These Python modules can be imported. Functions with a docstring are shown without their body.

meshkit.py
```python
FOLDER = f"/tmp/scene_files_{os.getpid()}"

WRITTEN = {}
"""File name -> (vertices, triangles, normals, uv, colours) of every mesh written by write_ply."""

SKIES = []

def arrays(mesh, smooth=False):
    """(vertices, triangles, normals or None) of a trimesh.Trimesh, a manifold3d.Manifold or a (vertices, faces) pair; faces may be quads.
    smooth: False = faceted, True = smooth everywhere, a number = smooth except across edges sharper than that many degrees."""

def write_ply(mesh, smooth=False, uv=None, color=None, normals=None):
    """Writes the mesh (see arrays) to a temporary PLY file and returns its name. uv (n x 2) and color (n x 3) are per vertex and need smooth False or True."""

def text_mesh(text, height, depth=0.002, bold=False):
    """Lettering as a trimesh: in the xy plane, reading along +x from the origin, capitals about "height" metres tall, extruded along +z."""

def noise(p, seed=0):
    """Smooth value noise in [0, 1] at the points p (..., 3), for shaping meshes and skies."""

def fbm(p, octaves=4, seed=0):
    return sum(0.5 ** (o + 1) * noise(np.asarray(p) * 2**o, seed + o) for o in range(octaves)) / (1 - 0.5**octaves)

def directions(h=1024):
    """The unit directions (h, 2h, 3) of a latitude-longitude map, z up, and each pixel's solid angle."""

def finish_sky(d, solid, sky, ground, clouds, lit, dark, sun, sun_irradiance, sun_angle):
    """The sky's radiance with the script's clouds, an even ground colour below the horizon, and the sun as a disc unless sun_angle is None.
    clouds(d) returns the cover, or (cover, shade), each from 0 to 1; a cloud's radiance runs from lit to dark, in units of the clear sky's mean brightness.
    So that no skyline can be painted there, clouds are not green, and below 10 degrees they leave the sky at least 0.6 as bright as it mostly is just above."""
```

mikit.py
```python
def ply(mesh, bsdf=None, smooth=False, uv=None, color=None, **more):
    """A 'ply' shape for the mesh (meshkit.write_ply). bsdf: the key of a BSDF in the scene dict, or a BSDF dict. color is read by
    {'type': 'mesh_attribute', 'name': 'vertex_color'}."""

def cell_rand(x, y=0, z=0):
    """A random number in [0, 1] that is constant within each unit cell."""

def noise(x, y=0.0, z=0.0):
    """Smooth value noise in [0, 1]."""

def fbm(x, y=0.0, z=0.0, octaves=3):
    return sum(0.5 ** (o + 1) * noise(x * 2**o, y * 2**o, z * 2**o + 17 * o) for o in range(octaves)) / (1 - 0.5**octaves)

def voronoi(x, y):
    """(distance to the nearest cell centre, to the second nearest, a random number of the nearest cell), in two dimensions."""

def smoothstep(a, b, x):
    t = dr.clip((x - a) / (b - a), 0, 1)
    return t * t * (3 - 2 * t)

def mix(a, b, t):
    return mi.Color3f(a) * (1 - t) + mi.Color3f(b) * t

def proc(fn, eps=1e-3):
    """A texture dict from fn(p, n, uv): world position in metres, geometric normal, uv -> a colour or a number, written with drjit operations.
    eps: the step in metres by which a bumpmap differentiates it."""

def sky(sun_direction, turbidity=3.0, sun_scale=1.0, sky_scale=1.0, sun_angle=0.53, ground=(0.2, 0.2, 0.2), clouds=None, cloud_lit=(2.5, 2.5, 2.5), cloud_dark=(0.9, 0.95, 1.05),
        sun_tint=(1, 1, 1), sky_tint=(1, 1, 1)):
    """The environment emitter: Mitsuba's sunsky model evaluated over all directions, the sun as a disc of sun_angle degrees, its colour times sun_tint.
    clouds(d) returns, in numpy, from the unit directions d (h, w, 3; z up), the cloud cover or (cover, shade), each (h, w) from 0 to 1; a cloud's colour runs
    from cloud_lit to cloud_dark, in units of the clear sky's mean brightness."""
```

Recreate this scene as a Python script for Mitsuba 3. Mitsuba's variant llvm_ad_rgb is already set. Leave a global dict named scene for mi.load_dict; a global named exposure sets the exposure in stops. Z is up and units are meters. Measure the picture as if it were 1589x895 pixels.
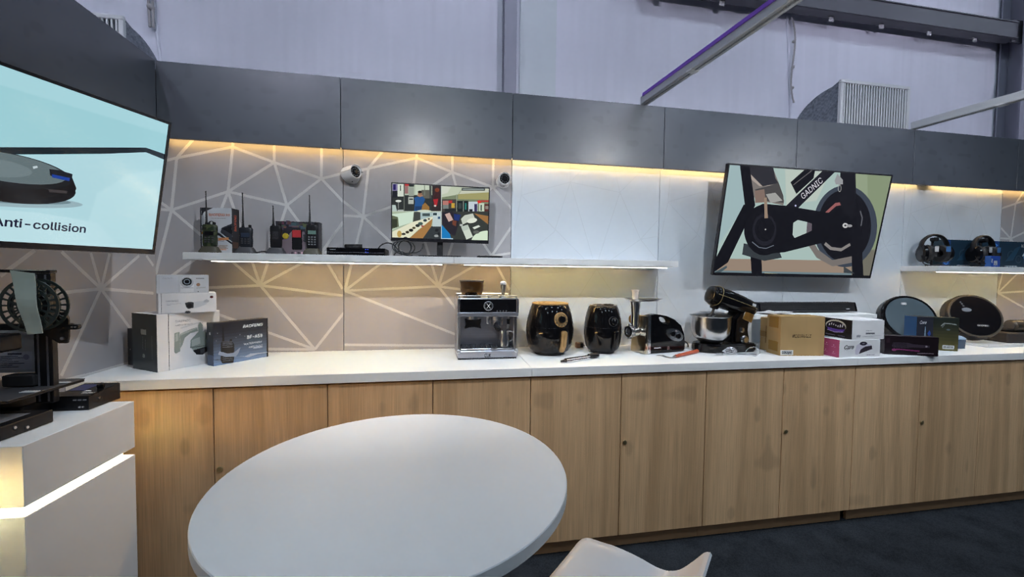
import math
import numpy as np
import trimesh
import mitsuba as mi
import mikit
import meshkit
import drjit as dr
from shapely.geometry import Polygon, LineString
from shapely.geometry import box as sbox
from shapely import affinity

T = mi.ScalarTransform4f
scene, labels, place = {}, {}, {}
RNG = np.random.default_rng(7)


def S(r, g, b):
    """8-bit sRGB to linear"""
    c = np.array([r, g, b], float) / 255.0
    return [float(v) for v in np.where(c <= 0.04045, c / 12.92, ((c + 0.055) / 1.055) ** 2.4)]


# ------------------------------------------------------------------ camera, lamps, exposure
exposure = -0.07
CAM = np.array([0.0, 0.0, 1.52])
YAW, PITCH, ROLL = [math.radians(a) for a in (10.366, -2.2053, 0.674)]
FWD = np.array([math.sin(YAW) * math.cos(PITCH), math.cos(YAW) * math.cos(PITCH), math.sin(PITCH)])
_r = np.array([math.cos(YAW), -math.sin(YAW), 0.0])
_u = np.cross(_r, FWD)
UP = -math.sin(ROLL) * _r + math.cos(ROLL) * _u
scene['camera'] = {'type': 'perspective', 'fov': 2 * math.degrees(math.atan(794.5 / 641.81)), 'fov_axis': 'x',
                   'to_world': T().look_at(origin=CAM.tolist(), target=(CAM + FWD).tolist(), up=UP.tolist()), 'near_clip': 0.05, 'far_clip': 60.0}

HALL = (0.76, 0.95, 1.12)            # colour of the hall lamps
HALL_POWER = 14.5
SPOT = (0.94, 0.985, 1.04)            # display spots on the booth beams
SPOT_POWER = 4.7
LED = S(255, 207, 132)               # warm LED tape
LED_SHELF, LED_HEADER, LED_PLINTH = 85.0, 21.0, 60.0
for i, (sx, sy, sz, tx, ty, tz, k) in enumerate([(-0.17, 1.13, 2.62, -0.25, 2.6, 1.55, 1.0), (1.63, 1.13, 2.62, 1.55, 2.6, 1.55, 1.0), (3.2, 1.13, 2.62, 3.3, 2.6, 1.55, 1.0)]):
    scene[f'display_spot_light_{i+1:03d}'] = {'type': 'spot', 'to_world': T().look_at(origin=[sx, sy, sz], target=[tx, ty, tz], up=[0, 0, 1]),
                                              'intensity': {'type': 'rgb', 'value': [SPOT_POWER * k * c for c in SPOT]}, 'cutoff_angle': 57.0, 'beam_width': 36.0}
# a purple-ish stage wash of the hall, far to the left and above the booth walls
scene['hall_wash_light'] = {'type': 'spot', 'to_world': T().look_at(origin=[-8.5, 0.4, 4.15], target=[0.5, 2.6, 2.4], up=[0, 0, 1]),
                            'intensity': {'type': 'rgb', 'value': [16.0, 15.0, 20.0]}, 'cutoff_angle': 30.0, 'beam_width': 20.0}

# added unseen spots that brighten the tent fabric behind the booth
for i, x in enumerate((-2.0, 2.5, 7.0)):
    scene[f'added_tent_light_{i+1:03d}'] = {'type': 'spot', 'to_world': T().look_at(origin=[x, -1.5, 4.8], target=[x, 4.0, 4.5], up=[0, 0, 1]),
                                           'intensity': {'type': 'rgb', 'value': [23.0, 22.6, 29.0]}, 'cutoff_angle': 34.0, 'beam_width': 18.0}

# ------------------------------------------------------------------ materials
def mat(name, d):
    scene['m_' + name] = d
    return 'm_' + name


def pr(name, col, rough=0.5, metal=0.0, spec=0.5, coat=0.0, two=True, **kw):
    d = {'type': 'principled', 'base_color': col if isinstance(col, dict) else {'type': 'rgb', 'value': list(col)}, 'roughness': rough, 'metallic': metal, 'specular': spec, **kw}
    if coat:
        d['clearcoat'] = coat
        d['clearcoat_gloss'] = 0.95
    return mat(name, {'type': 'twosided', 'bsdf': d} if two else d)


def diff(name, col):
    return mat(name, {'type': 'twosided', 'bsdf': {'type': 'diffuse', 'reflectance': col if isinstance(col, dict) else {'type': 'rgb', 'value': list(col)}}})


def carpet_fn(p, n, uv):
    v = mikit.fbm(p.x * 9, p.y * 9, 0.0, 3)
    w = mikit.noise(p.x * 190, p.y * 190, 0.0)
    return mi.Color3f(0.030, 0.034, 0.040) * (0.45 + 0.75 * v + 0.45 * w)


def oak_fn(p, n, uv):
    door = mikit.cell_rand(dr.floor((p.x + 0.995) / 0.4985), dr.floor(p.y * 0.0), 3.0)
    x = p.x + door * 7.0
    warp = mikit.fbm(x * 4.0, 0.0, p.z * 0.7, 2)
    band = mikit.fbm(x * 22.0 + warp * 2.2, 0.0, p.z * 0.35, 4)
    fine = mikit.noise(x * 330.0, 0.0, p.z * 7.0)
    knot = mikit.smoothstep(0.80, 0.95, mikit.noise(x * 13.0, 3.0, p.z * 7.0))
    c = mikit.mix(mi.Color3f(0.64, 0.42, 0.235), mi.Color3f(0.50, 0.315, 0.168), mikit.smoothstep(0.25, 0.8, band))
    c = c * (0.86 + 0.22 * fine) * (0.93 + 0.14 * door)
    return mikit.mix(c, mi.Color3f(0.17, 0.10, 0.055), knot * 0.25)


def fabric_fn(p, n, uv):
    v = mikit.fbm(p.x * 1.3, p.y, p.z * 0.5, 3)
    w = mikit.noise(p.x * 26, p.y * 4, p.z * 1.5)
    return mi.Color3f(0.74, 0.74, 0.81) * (0.88 + 0.16 * v + 0.05 * w)


def stands_fn(p, n, uv):
    c = mikit.cell_rand(dr.floor(p.x / 1.7), dr.floor(p.y / 1.7), dr.floor(p.z / 2.6))
    return mi.Color3f(0.62, 0.60, 0.66) * (0.12 + 0.5 * c * mikit.smoothstep(0.5, 0.75, c)) 


def galv_fn(p, n, uv):
    a = mikit.noise(p.x * 55, p.y * 55, p.z * 55)
    b = mikit.noise(p.x * 120, p.y * 120, p.z * 120)
    return mi.Color3f(0.20, 0.22, 0.245) * (0.45 + 0.8 * a + 0.4 * b)


def header_fn(p, n, uv):
    v = mikit.fbm(p.x * 3.0, p.y * 3.0, p.z * 3.0, 3)
    scuff = mikit.smoothstep(0.72, 0.85, mikit.noise(p.x * 21, p.y * 21, p.z * 21))
    return mi.Color3f(0.062, 0.070, 0.086) * (0.90 + 0.2 * v - 0.12 * scuff)


def cardboard_fn(p, n, uv):
    v = mikit.noise(p.x * 40, p.y * 40, p.z * 6)
    return mi.Color3f(0.40, 0.265, 0.125) * (0.92 + 0.14 * v)


def brushed_fn(p, n, uv):
    v = mikit.noise(p.x * 6, p.y * 6, p.z * 900)
    return mi.Color3f(0.50, 0.50, 0.55) * (0.86 + 0.22 * v)


carpet = diff('carpet', mikit.proc(carpet_fn))
oak = pr('oak', mikit.proc(oak_fn), 0.62, spec=0.3)
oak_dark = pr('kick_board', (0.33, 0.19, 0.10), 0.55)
fabric = diff('tent_fabric', mikit.proc(fabric_fn))
fabric_flap = diff('tent_flap', (0.66, 0.70, 0.72))
stands_m = diff('neighbour_stands', mikit.proc(stands_fn))
galv = pr('galvanised', mikit.proc(galv_fn), 0.45, metal=0.5)
header_m = pr('header', mikit.proc(header_fn), 0.35, spec=0.9)
cardboard = diff('cardboard', mikit.proc(cardboard_fn))
tape_brown = pr('parcel_tape', (0.30, 0.17, 0.045), 0.25)
white_lam = pr('white_laminate', (0.76, 0.775, 0.78), 0.42)
white_panel = pr('white_panel', (0.575, 0.63, 0.69), 0.55, spec=0.35)
grey_panel = pr('grey_panel', (0.355, 0.35, 0.368), 0.55, spec=0.35)
line_m = diff('print_line', (0.58, 0.575, 0.575))
line_faint = diff('print_line_faint', (0.53, 0.58, 0.635))
joint_m = diff('joint_dark', (0.05, 0.045, 0.04))
steel_paint = pr('painted_steel', (0.30, 0.30, 0.36), 0.5)
steel_dark = pr('painted_steel_dark', (0.11, 0.11, 0.125), 0.5)
alu = pr('aluminium', (0.52, 0.53, 0.55), 0.4, metal=0.35)
purple = pr('purple_light_paint', (0.22, 0.08, 0.60), 0.5)  # purple light falling on the beam, put into the strip's colour
black_gloss = pr('black_gloss', (0.004, 0.004, 0.005), 0.06, spec=0.36)
black_satin = pr('black_satin', (0.009, 0.009, 0.011), 0.35, spec=0.25)
black_matt = pr('black_matt', (0.016, 0.016, 0.018), 0.6)
dark_grey = pr('dark_grey', (0.045, 0.046, 0.052), 0.5)
mid_grey = pr('mid_grey', (0.17, 0.175, 0.19), 0.5)
light_grey = pr('light_grey', (0.42, 0.43, 0.45), 0.5)
tv_bezel = pr('tv_bezel', (0.010, 0.010, 0.014), 0.35)
screen_off = pr('screen_glass', (0.008, 0.008, 0.010), 0.12)
chrome = pr('chrome', (0.88, 0.88, 0.90), 0.20, metal=1.0)
steel = pr('steel', (0.58, 0.57, 0.57), 0.20, metal=1.0)
brushed = pr('brushed_steel', mikit.proc(brushed_fn), 0.32, metal=0.85)
brass = pr('brass', (0.45, 0.36, 0.20), 0.3, metal=0.9)
copper = pr('copper_gold', (0.50, 0.30, 0.125), 0.32, metal=0.45)
white_plastic = pr('white_plastic', (0.72, 0.72, 0.72), 0.35)
white_gloss = pr('white_gloss', (0.78, 0.78, 0.79), 0.2)
cream_plastic = pr('cream_plastic', (0.62, 0.54, 0.48), 0.4)
red_plastic = pr('red_orange_plastic', (0.47, 0.085, 0.040), 0.35)
red_flat = pr('red_paint', (0.42, 0.030, 0.035), 0.45)
green_camo = pr('dark_green_plastic', (0.020, 0.034, 0.018), 0.4)
khaki = pr('khaki_plastic', (0.050, 0.046, 0.030), 0.5)
blue_plastic = pr('blue_plastic', (0.03, 0.10, 0.32), 0.35)
teal_glass = pr('slate_glass', (0.075, 0.105, 0.125), 0.12, spec=0.6, coat=0.3)
paper_white = diff('paper_white', (0.70, 0.70, 0.70))
masking_tape = diff('masking_tape', (0.50, 0.54, 0.47))
smoked = mat('smoked_plastic', {'type': 'thindielectric', 'int_ior': 1.4, 'specular_transmittance': {'type': 'rgb', 'value': [0.50, 0.45, 0.38]}})
spool_m = pr('spool_plastic', (0.020, 0.030, 0.029), 0.4)
rope_m = diff('rope', (0.42, 0.40, 0.40))
mirror_plate = pr('polished_steel', (0.70, 0.62, 0.48), 0.06, metal=1.0)
printm = mat('print', {'type': 'twosided', 'bsdf': {'type': 'principled', 'base_color': {'type': 'mesh_attribute', 'name': 'vertex_color'}, 'roughness': 0.4, 'specular': 0.4}})


# ------------------------------------------------------------------ helpers: keys
def numbered(key):
    if key not in scene and key not in place:
        return key
    i = 1
    while f'{key}_{i:03d}' in scene or f'{key}_{i:03d}' in place:
        i += 1
    return f'{key}_{i:03d}'


I4 = np.eye(4)


def M(loc=(0, 0, 0), rz=0.0, rx=0.0, ry=0.0):
    """4x4: translate(loc) * Rz * Ry * Rx (degrees)"""
    R = trimesh.transformations.euler_matrix(math.radians(rx), math.radians(ry), math.radians(rz), 'sxyz')
    R[:3, 3] = loc
    return R


def thing(name, label, cat, m=I4, group=None, kind=None):
    key = numbered(name)
    place[key] = np.array(m, float)
    labels[key] = {'label': label}
    if cat:
        labels[key]['category'] = cat
    if group:
        labels[key]['group'] = group
    if kind:
        labels[key]['kind'] = kind
    return key


def root_of(key):
    return key.split('__')[0]


def put(key, mesh, m_, to=I4, smooth=False, color=None, emit=None, flip=False):
    mesh = mesh.copy()
    mesh.apply_transform(place.get(root_of(key), I4) @ to)
    kw = {}
    if emit is not None:
        kw['emitter'] = {'type': 'area', 'radiance': emit if isinstance(emit, dict) else {'type': 'rgb', 'value': list(emit)}}
    scene[key] = mikit.ply(mesh, m_, smooth=smooth, color=color, **kw)
    return key


def part(parent, name, mesh, m_, to=I4, smooth=False, color=None, emit=None, label=None, kind=None):
    key = numbered(parent + '__' + name)
    put(key, mesh, m_, to, smooth, color, emit)
    if label or kind:
        labels[key] = {}
        if label:
            labels[key]['label'] = label
        if kind:
            labels[key]['kind'] = kind
    return key


def mono(name, mesh, m_, label, cat, m=I4, group=None, kind=None, smooth=False, color=None, emit=None):
    key = thing(name, label, cat, m, group, kind)
    put(key, mesh, m_, I4, smooth, color, emit)
    return key


def structure(name, mesh, m_, label, smooth=False):
    key = numbered(name)
    place[key] = I4
    labels[key] = {'label': label, 'kind': 'structure'}
    if mesh is not None:
        put(key, mesh, m_, I4, smooth)
    return key


# ------------------------------------------------------------------ helpers: meshes
def box(sx, sy, sz, c=(0, 0, 0), b=0.0):
    """box of full size sx, sy, sz about c; b = chamfer"""
    if b <= 0:
        m = trimesh.creation.box([sx, sy, sz])
        m.apply_translation(c)
        return m
    b = min(b, sx * 0.45, sy * 0.45, sz * 0.45)
    h = np.array([sx, sy, sz]) / 2
    pts = []
    for s in np.ndindex(2, 2, 2):
        s = np.array(s) * 2 - 1
        for k in range(3):
            q = h - b
            q[k] = h[k]
            pts.append(s * q)
    m = trimesh.convex.convex_hull(np.array(pts))
    m.apply_translation(c)
    return m


def box2(x0, x1, y0, y1, z0, z1, b=0.0):
    return box(x1 - x0, y1 - y0, z1 - z0, ((x0 + x1) / 2, (y0 + y1) / 2, (z0 + z1) / 2), b)


def cat(*ms):
    return trimesh.util.concatenate([m for m in ms if m is not None])


def cyl(r, h, c=(0, 0, 0), axis='z', n=32, b=0.0, r2=None):
    """cylinder of length h centred at c along axis, chamfered by b"""
    r2 = r if r2 is None else r2
    b = min(b, h * 0.4, r * 0.6)
    if b > 0:
        prof = [(0, -h / 2), (r - b, -h / 2), (r, -h / 2 + b), (r2, h / 2 - b), (r2 - b, h / 2), (0, h / 2)]
    else:
        prof = [(0, -h / 2), (r, -h / 2), (r2, h / 2), (0, h / 2)]
    m = trimesh.creation.revolve(np.array(prof), sections=n)
    if axis == 'x':
        m.apply_transform(M(ry=90))
    elif axis == 'y':
        m.apply_transform(M(rx=90))
    m.apply_translation(c)
    return m


def lathe(prof, n=48):
    return trimesh.creation.revolve(np.array(prof, float), sections=n)


def spline(pts, n=40):
    from scipy.interpolate import CubicSpline
    pts = np.asarray(pts, float)
    d = np.r_[0, np.cumsum(np.linalg.norm(np.diff(pts, axis=0), axis=1))]
    return CubicSpline(d, pts)(np.linspace(0, d[-1], n))


def tube(pts, r, sides=10, n=None):
    p = np.asarray(pts, float)
    if n:
        p = spline(p, n)
    rr = np.broadcast_to(r, (len(p),)) if np.ndim(r) == 0 else np.interp(np.linspace(0, 1, len(p)), np.linspace(0, 1, len(r)), r)
    t = np.gradient(p, axis=0)
    t /= np.linalg.norm(t, axis=1, keepdims=True) + 1e-12
    a = np.cross(t[0], [0, 0, 1.0])
    if np.linalg.norm(a) < 0.1:
        a = np.cross(t[0], [1.0, 0, 0])
    A = []
    for i in range(len(p)):
        a = a - t[i] * (a @ t[i])
        a = a / (np.linalg.norm(a) + 1e-12)
        A.append(a)
    A = np.array(A)
    B = np.cross(t, A)
    ang = np.arange(sides) * 2 * np.pi / sides
    v = (p[:, None] + rr[:, None, None] * (np.cos(ang)[None, :, None] * A[:, None] + np.sin(ang)[None, :, None] * B[:, None])).reshape(-1, 3)
    f = []
    for i in range(len(p) - 1):
        for j in range(sides):
            k = (j + 1) % sides
            f += [[i * sides + j, i * sides + k, (i + 1) * sides + k], [i * sides + j, (i + 1) * sides + k, (i + 1) * sides + j]]
    n0, n1 = len(v), len(v) + 1
    v = np.vstack([v, p[0], p[-1]])
    e = (len(p) - 1) * sides
    for j in range(sides):
        k = (j + 1) % sides
        f += [[n0, k, j], [n1, e + j, e + k]]
    return trimesh.Trimesh(v, np.array(f), process=False)


def bar(a, b, r, sides=10):
    return tube([a, b], r, sides)


def prism(poly, h, bev=0.0):
    """extrude a 2-D polygon (points or shapely) along +z by h"""
    poly = poly if hasattr(poly, 'geom_type') else Polygon(poly)
    ex_ = lambda g_, h_: cat(*[trimesh.creation.extrude_polygon(q_, h_, engine='earcut') for q_ in getattr(g_, 'geoms', [g_]) if q_.area > 1e-9])
    poly = poly.buffer(0)
    if bev > 0:
        a = ex_(poly, h - 2 * bev)
        a.apply_translation([0, 0, bev])
        return cat(a, ex_(poly.buffer(-bev), h))
    return ex_(poly, h)


def rrect(w, h, r, c=(0, 0)):
    return sbox(-w / 2 + r, -h / 2 + r, w / 2 - r, h / 2 - r).buffer(r, quad_segs=6) if c == (0, 0) else affinity.translate(rrect(w, h, r), c[0], c[1])


XZ = M(rx=90)          # takes a shape drawn in (x, y) extruded +z to (x, z) extruded -y
YZ = trimesh.transformations.rotation_matrix(math.radians(120), [1, 1, 1])  # (x,y,z)->(z,x,y): drawn plane becomes y-z, extruded +x


def loft(sections, close=True):
    """sections: (k, n, 3) rings -> closed skin"""
    s = np.asarray(sections, float)
    k, n = s.shape[:2]
    v = s.reshape(-1, 3)
    f = []
    for i in range(k - 1):
        for j in range(n):
            q = (j + 1) % n
            f += [[i * n + j, i * n + q, (i + 1) * n + q], [i * n + j, (i + 1) * n + q, (i + 1) * n + j]]
    v = np.vstack([v, s[0].mean(0), s[-1].mean(0)])
    a, b = k * n, k * n + 1
    for j in range(n):
        q = (j + 1) % n
        f += [[a, q, j], [b, (k - 1) * n + j, (k - 1) * n + q]]
    m = trimesh.Trimesh(v, np.array(f), process=False)
    if m.volume < 0:
        m.invert()
    return m


def superring(cx, cy, z, rx, ry, n=40, p=2.0):
    a = np.arange(n) * 2 * np.pi / n
    c, s_ = np.cos(a), np.sin(a)
    return np.stack([cx + rx * np.sign(c) * np.abs(c) ** (2 / p), cy + ry * np.sign(s_) * np.abs(s_) ** (2 / p), np.full(n, z)], 1)


# ------------------------------------------------------------------ flat print: coloured shapes laid on a face
class Print:
    """shapes in face coordinates (u right, v up, metres); build() gives a mesh in x-z (facing -y), u -> x, v -> z"""

    def __init__(self, fn=None, step=0.00006):
        self.items, self.fn, self.step = [], fn, step

    def add(self, g, c):
        if g.is_empty:
            return self
        for q in getattr(g, 'geoms', [g]):
            if q.geom_type == 'Polygon' and q.area > 1e-9:
                self.items.append(('p', q, c))
        return self

    def pts(self, p):
        return [self.fn(*q) for q in p] if self.fn else p

    def poly(self, p, c):
        return self.add(Polygon(self.pts(p)).buffer(0), c)

    def rect(self, x0, y0, x1, y1, c):
        return self.poly([(x0, y0), (x1, y0), (x1, y1), (x0, y1)], c)

    def ell(self, x, y, rx, ry, c, rot=0.0, n=28):
        a = np.arange(n) * 2 * np.pi / n
        cr, sr = math.cos(math.radians(rot)), math.sin(math.radians(rot))
        return self.poly([(x + rx * math.cos(t) * cr - ry * math.sin(t) * sr, y + rx * math.cos(t) * sr + ry * math.sin(t) * cr) for t in a], c)

    def ring(self, x, y, rx, ry, w, c, a0=0, a1=360, rot=0, n=32):
        t = np.radians(np.linspace(a0, a1, n))
        return self.line([(x + rx * math.cos(q), y + ry * math.sin(q)) for q in t], w, c)

    def line(self, p, w, c, cap=2):
        return self.add(LineString(self.pts(p)).buffer(w / 2, cap_style=cap, join_style=2), c)

    def text(self, s, x, y, h, c, width=None, bold=False, shear=0.0, rot=0.0, flipx=False):
        m = meshkit.text_mesh(s, h, 0.001, bold)
        top = m.triangles_center[:, 2] > 0.00099
        tri = m.triangles[top][:, :, :2].reshape(-1, 2).copy()
        if width:
            tri[:, 0] *= width / max(tri[:, 0].max(), 1e-6)
        if flipx:
            tri[:, 0] = tri[:, 0].max() - tri[:, 0]
        tri[:, 0] += shear * tri[:, 1]
        cr, sr = math.cos(math.radians(rot)), math.sin(math.radians(rot))
        tri = tri @ np.array([[cr, sr], [-sr, cr]])
        self.items.append(('t', tri + [x, y], c))
        return self

    def build(self):
        V, F, C, n = [], [], [], 0
        for i, (k, g, c) in enumerate(self.items):
            if k == 'p':
                v, f = trimesh.creation.triangulate_polygon(g, engine='earcut')
            else:
                v, f = g, np.arange(len(g)).reshape(-1, 3)
            a = v[f]
            area = np.cross(a[:, 1] - a[:, 0], a[:, 2] - a[:, 0])
            f = np.where((area < 0)[:, None], f[:, ::-1], f)
            V.append(np.c_[v[:, 0], np.full(len(v), -self.step * (i + 1)), v[:, 1]])
            F.append(f + n)
            C.append(np.tile(np.asarray(c, float), (len(v), 1)))
            n += len(v)
        return trimesh.Trimesh(np.vstack(V), np.vstack(F), process=False), np.vstack(C)


def put_print(parent, name, P_, to=I4, emit=False, label=None, gain=1.0):
    m, c = P_.build()
    key = numbered(parent + '__' + name)
    m.apply_transform(place.get(root_of(key), I4) @ to)
    if emit:
        scene[key] = mikit.ply(m, screen_off, color=c * gain, emitter={'type': 'area', 'radiance': {'type': 'mesh_attribute', 'name': 'vertex_color'}})
    else:
        scene[key] = mikit.ply(m, printm, color=c)
    if label:
        labels[key] = {'label': label}
    return key


# where the pixel rays of the survey meet a plane: used only to read sizes and places off real surfaces
FPX = 641.81
RIGHT = np.cross(FWD, UP)


def ray(x, y):
    return FWD + RIGHT * ((x - 794.5) / FPX) - UP * ((y - 447.5) / FPX)


def at_y(x, y, Y):
    r = ray(x, y)
    return CAM + r * (Y / r[1])


def at_x(x, y, X):
    r = ray(x, y)
    return CAM + r * (X / r[0])


def at_z(x, y, z):
    r = ray(x, y)
    return CAM + r * ((z - CAM[2]) / r[2])


def on_plane(m, x, y):
    """pixel ray -> (u, v) on the local x-z plane of the frame m"""
    o, ex, ey, ez = m[:3, 3], m[:3, 0], m[:3, 1], m[:3, 2]
    r = ray(x, y)
    t = ((o - CAM) @ ey) / (r @ ey)
    d = CAM + r * t - o
    return float(d @ ex), float(d @ ez)


CT = 1.0307     # counter top
SH = 1.606      # wall shelf top
YW = 2.656      # face of the booth back wall
YC = 2.07       # face of the cabinet doors
YH = 2.577      # face of the header
XL = -1.555     # face of the booth left wall
YT = 4.0        # tent wall

# ================================================================== LARGE STRUCTURE
structure('floor', box2(-7, 12, -9, YT + 0.1, -0.06, 0.0), carpet, 'dark charcoal carpet covering the hall floor')
# the tent hall: fabric walls and roof, with lamps hung under the roof
structure('wall_tent', box2(-7, 12, YT, YT + 0.05, 0, 7.2), fabric, 'pale lavender tent fabric wall behind the booth')
for x0, x1, lab in ((0.778, 1.14, 'pale strip of tent fabric beside the column'),):
    part('wall_tent', 'fabric_strip', box2(x0, x1, YT - 0.012, YT - 0.002, 0.5, 6.5), fabric_flap, label=lab)
for pts in ([(-2.30, 4.6), (-2.33, 3.9), (-2.29, 3.4)], [(3.73, 4.33), (3.77, 3.9), (3.81, 3.35)]):
    # raised lacing seam of the fabric
    part('wall_tent', 'fabric_seam', tube([(x, YT - 0.002, z) for x, z in pts + [(pts[-1][0], 2.2)]], 0.014, 8, 14), fabric)
structure('wall_hall_left', box2(-7.05, -7, -9, YT, 0, 5.0), stands_m, 'neighbouring stands on the left side of the hall')
structure('wall_hall_right', box2(12, 12.05, -9, YT, 0, 7.2), stands_m, 'neighbouring stands on the right side of the hall')
structure('wall_hall_rear', box2(-7, 12, -9.05, -9, 0, 7.2), stands_m, 'neighbouring stands at the far end of the hall')
structure('ceiling', box2(-7, 12, -9, YT, 7.2, 7.25), fabric, 'tent roof fabric')
for ix in range(4):
    for iy in range(3):
        x, y = -4.2 + ix * 4.6, -6.6 + iy * 3.9
        k = thing('hall_lamp', 'square hall lamp hanging under the tent roof', 'lamp', M((x, y, 6.6)), 'hall lamps under the tent roof')
        part(k, 'housing', box(0.96, 0.96, 0.12, (0, 0, 0.06), 0.01), light_grey)
        part(k, 'cord', bar((0, 0, 0.12), (0, 0, 0.6), 0.01, 6), dark_grey)
        part(k, 'diffuser', box(0.9, 0.9, 0.01, (0, 0, -0.006)), white_plastic, emit=[HALL_POWER * c for c in HALL])

# steel frame of the tent
def beam_i(p0, p1, hgt, wid, tk=0.012):
    """channel beam from p0 to p1 (along x), open to -y, lip below"""
    L = p1[0] - p0[0]
    return cat(box(L, wid, hgt, (0, -wid / 2, 0), 0.004), box(L, 0.012, 0.012, (0, -wid - 0.004, hgt / 2 - 0.014)), box(L, 0.010, 0.008, (0, -wid - 0.004, -hgt / 2 + 0.008)))


k = thing('steel_column', 'narrow lavender grey steel column left of the middle, rising behind the dark header', 'column', M((0.665, YT - 0.075, 0)))
part(k, 'web', box(0.012, 0.12, 6.8, (0.0, 0, 3.4)), steel_paint)
part(k, 'flange', box(0.115, 0.012, 6.8, (0, -0.06, 3.4)), steel_paint)
part(k, 'flange', box(0.115, 0.012, 6.8, (0, 0.06, 3.4)), steel_paint)
k = thing('steel_column', 'wide lavender steel column at the right edge with the purlin bolted to it', 'column', M((6.82, YT - 0.13, 0)))
part(k, 'web', box(0.016, 0.2, 6.8, (0.0, 0, 3.4)), steel_paint)
part(k, 'flange', box(0.26, 0.014, 6.8, (0, -0.1, 3.4)), steel_paint)
part(k, 'flange', box(0.26, 0.014, 6.8, (0, 0.1, 3.4)), steel_paint)
k = thing('steel_purlin', 'dark grey steel purlin crossing the tent wall at the upper right', 'beam', M((4.3, YT - 0.07, 4.42)))
part(k, 'channel', beam_i((0, 0), (4.75, 0), 0.20, 0.12), steel_dark)
part(k, 'end_bracket', box(0.16, 0.02, 0.26, (2.40, -0.09, 0.0)), steel_dark)
for i in range(7):
    part(k, 'fabric_clip', box(0.06, 0.006, 0.05, (-2.1 + i * 0.66, -0.04, -0.125)), paper_white)
k = thing('steel_purlin', 'short dark purlin stub beyond the right-hand steel column', 'beam', M((7.3, YT - 0.07, 4.42)))
part(k, 'channel', beam_i((0, 0), (0.66, 0), 0.14, 0.12), steel_dark)
k = thing('lacing_rope', 'knotted rope lacing hanging down the tent fabric at the upper left', 'rope')
part(k, 'strand', tube([(-2.315, YT - 0.04, 4.7), (-2.335, YT - 0.04, 4.0), (-2.325, YT - 0.04, 3.5)], 0.010, 6, 12), rope_m)
part(k, 'strand', tube([(-2.285, YT - 0.04, 4.7), (-2.30, YT - 0.04, 4.1), (-2.30, YT - 0.04, 3.5)], 0.010, 6, 12), rope_m)
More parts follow.
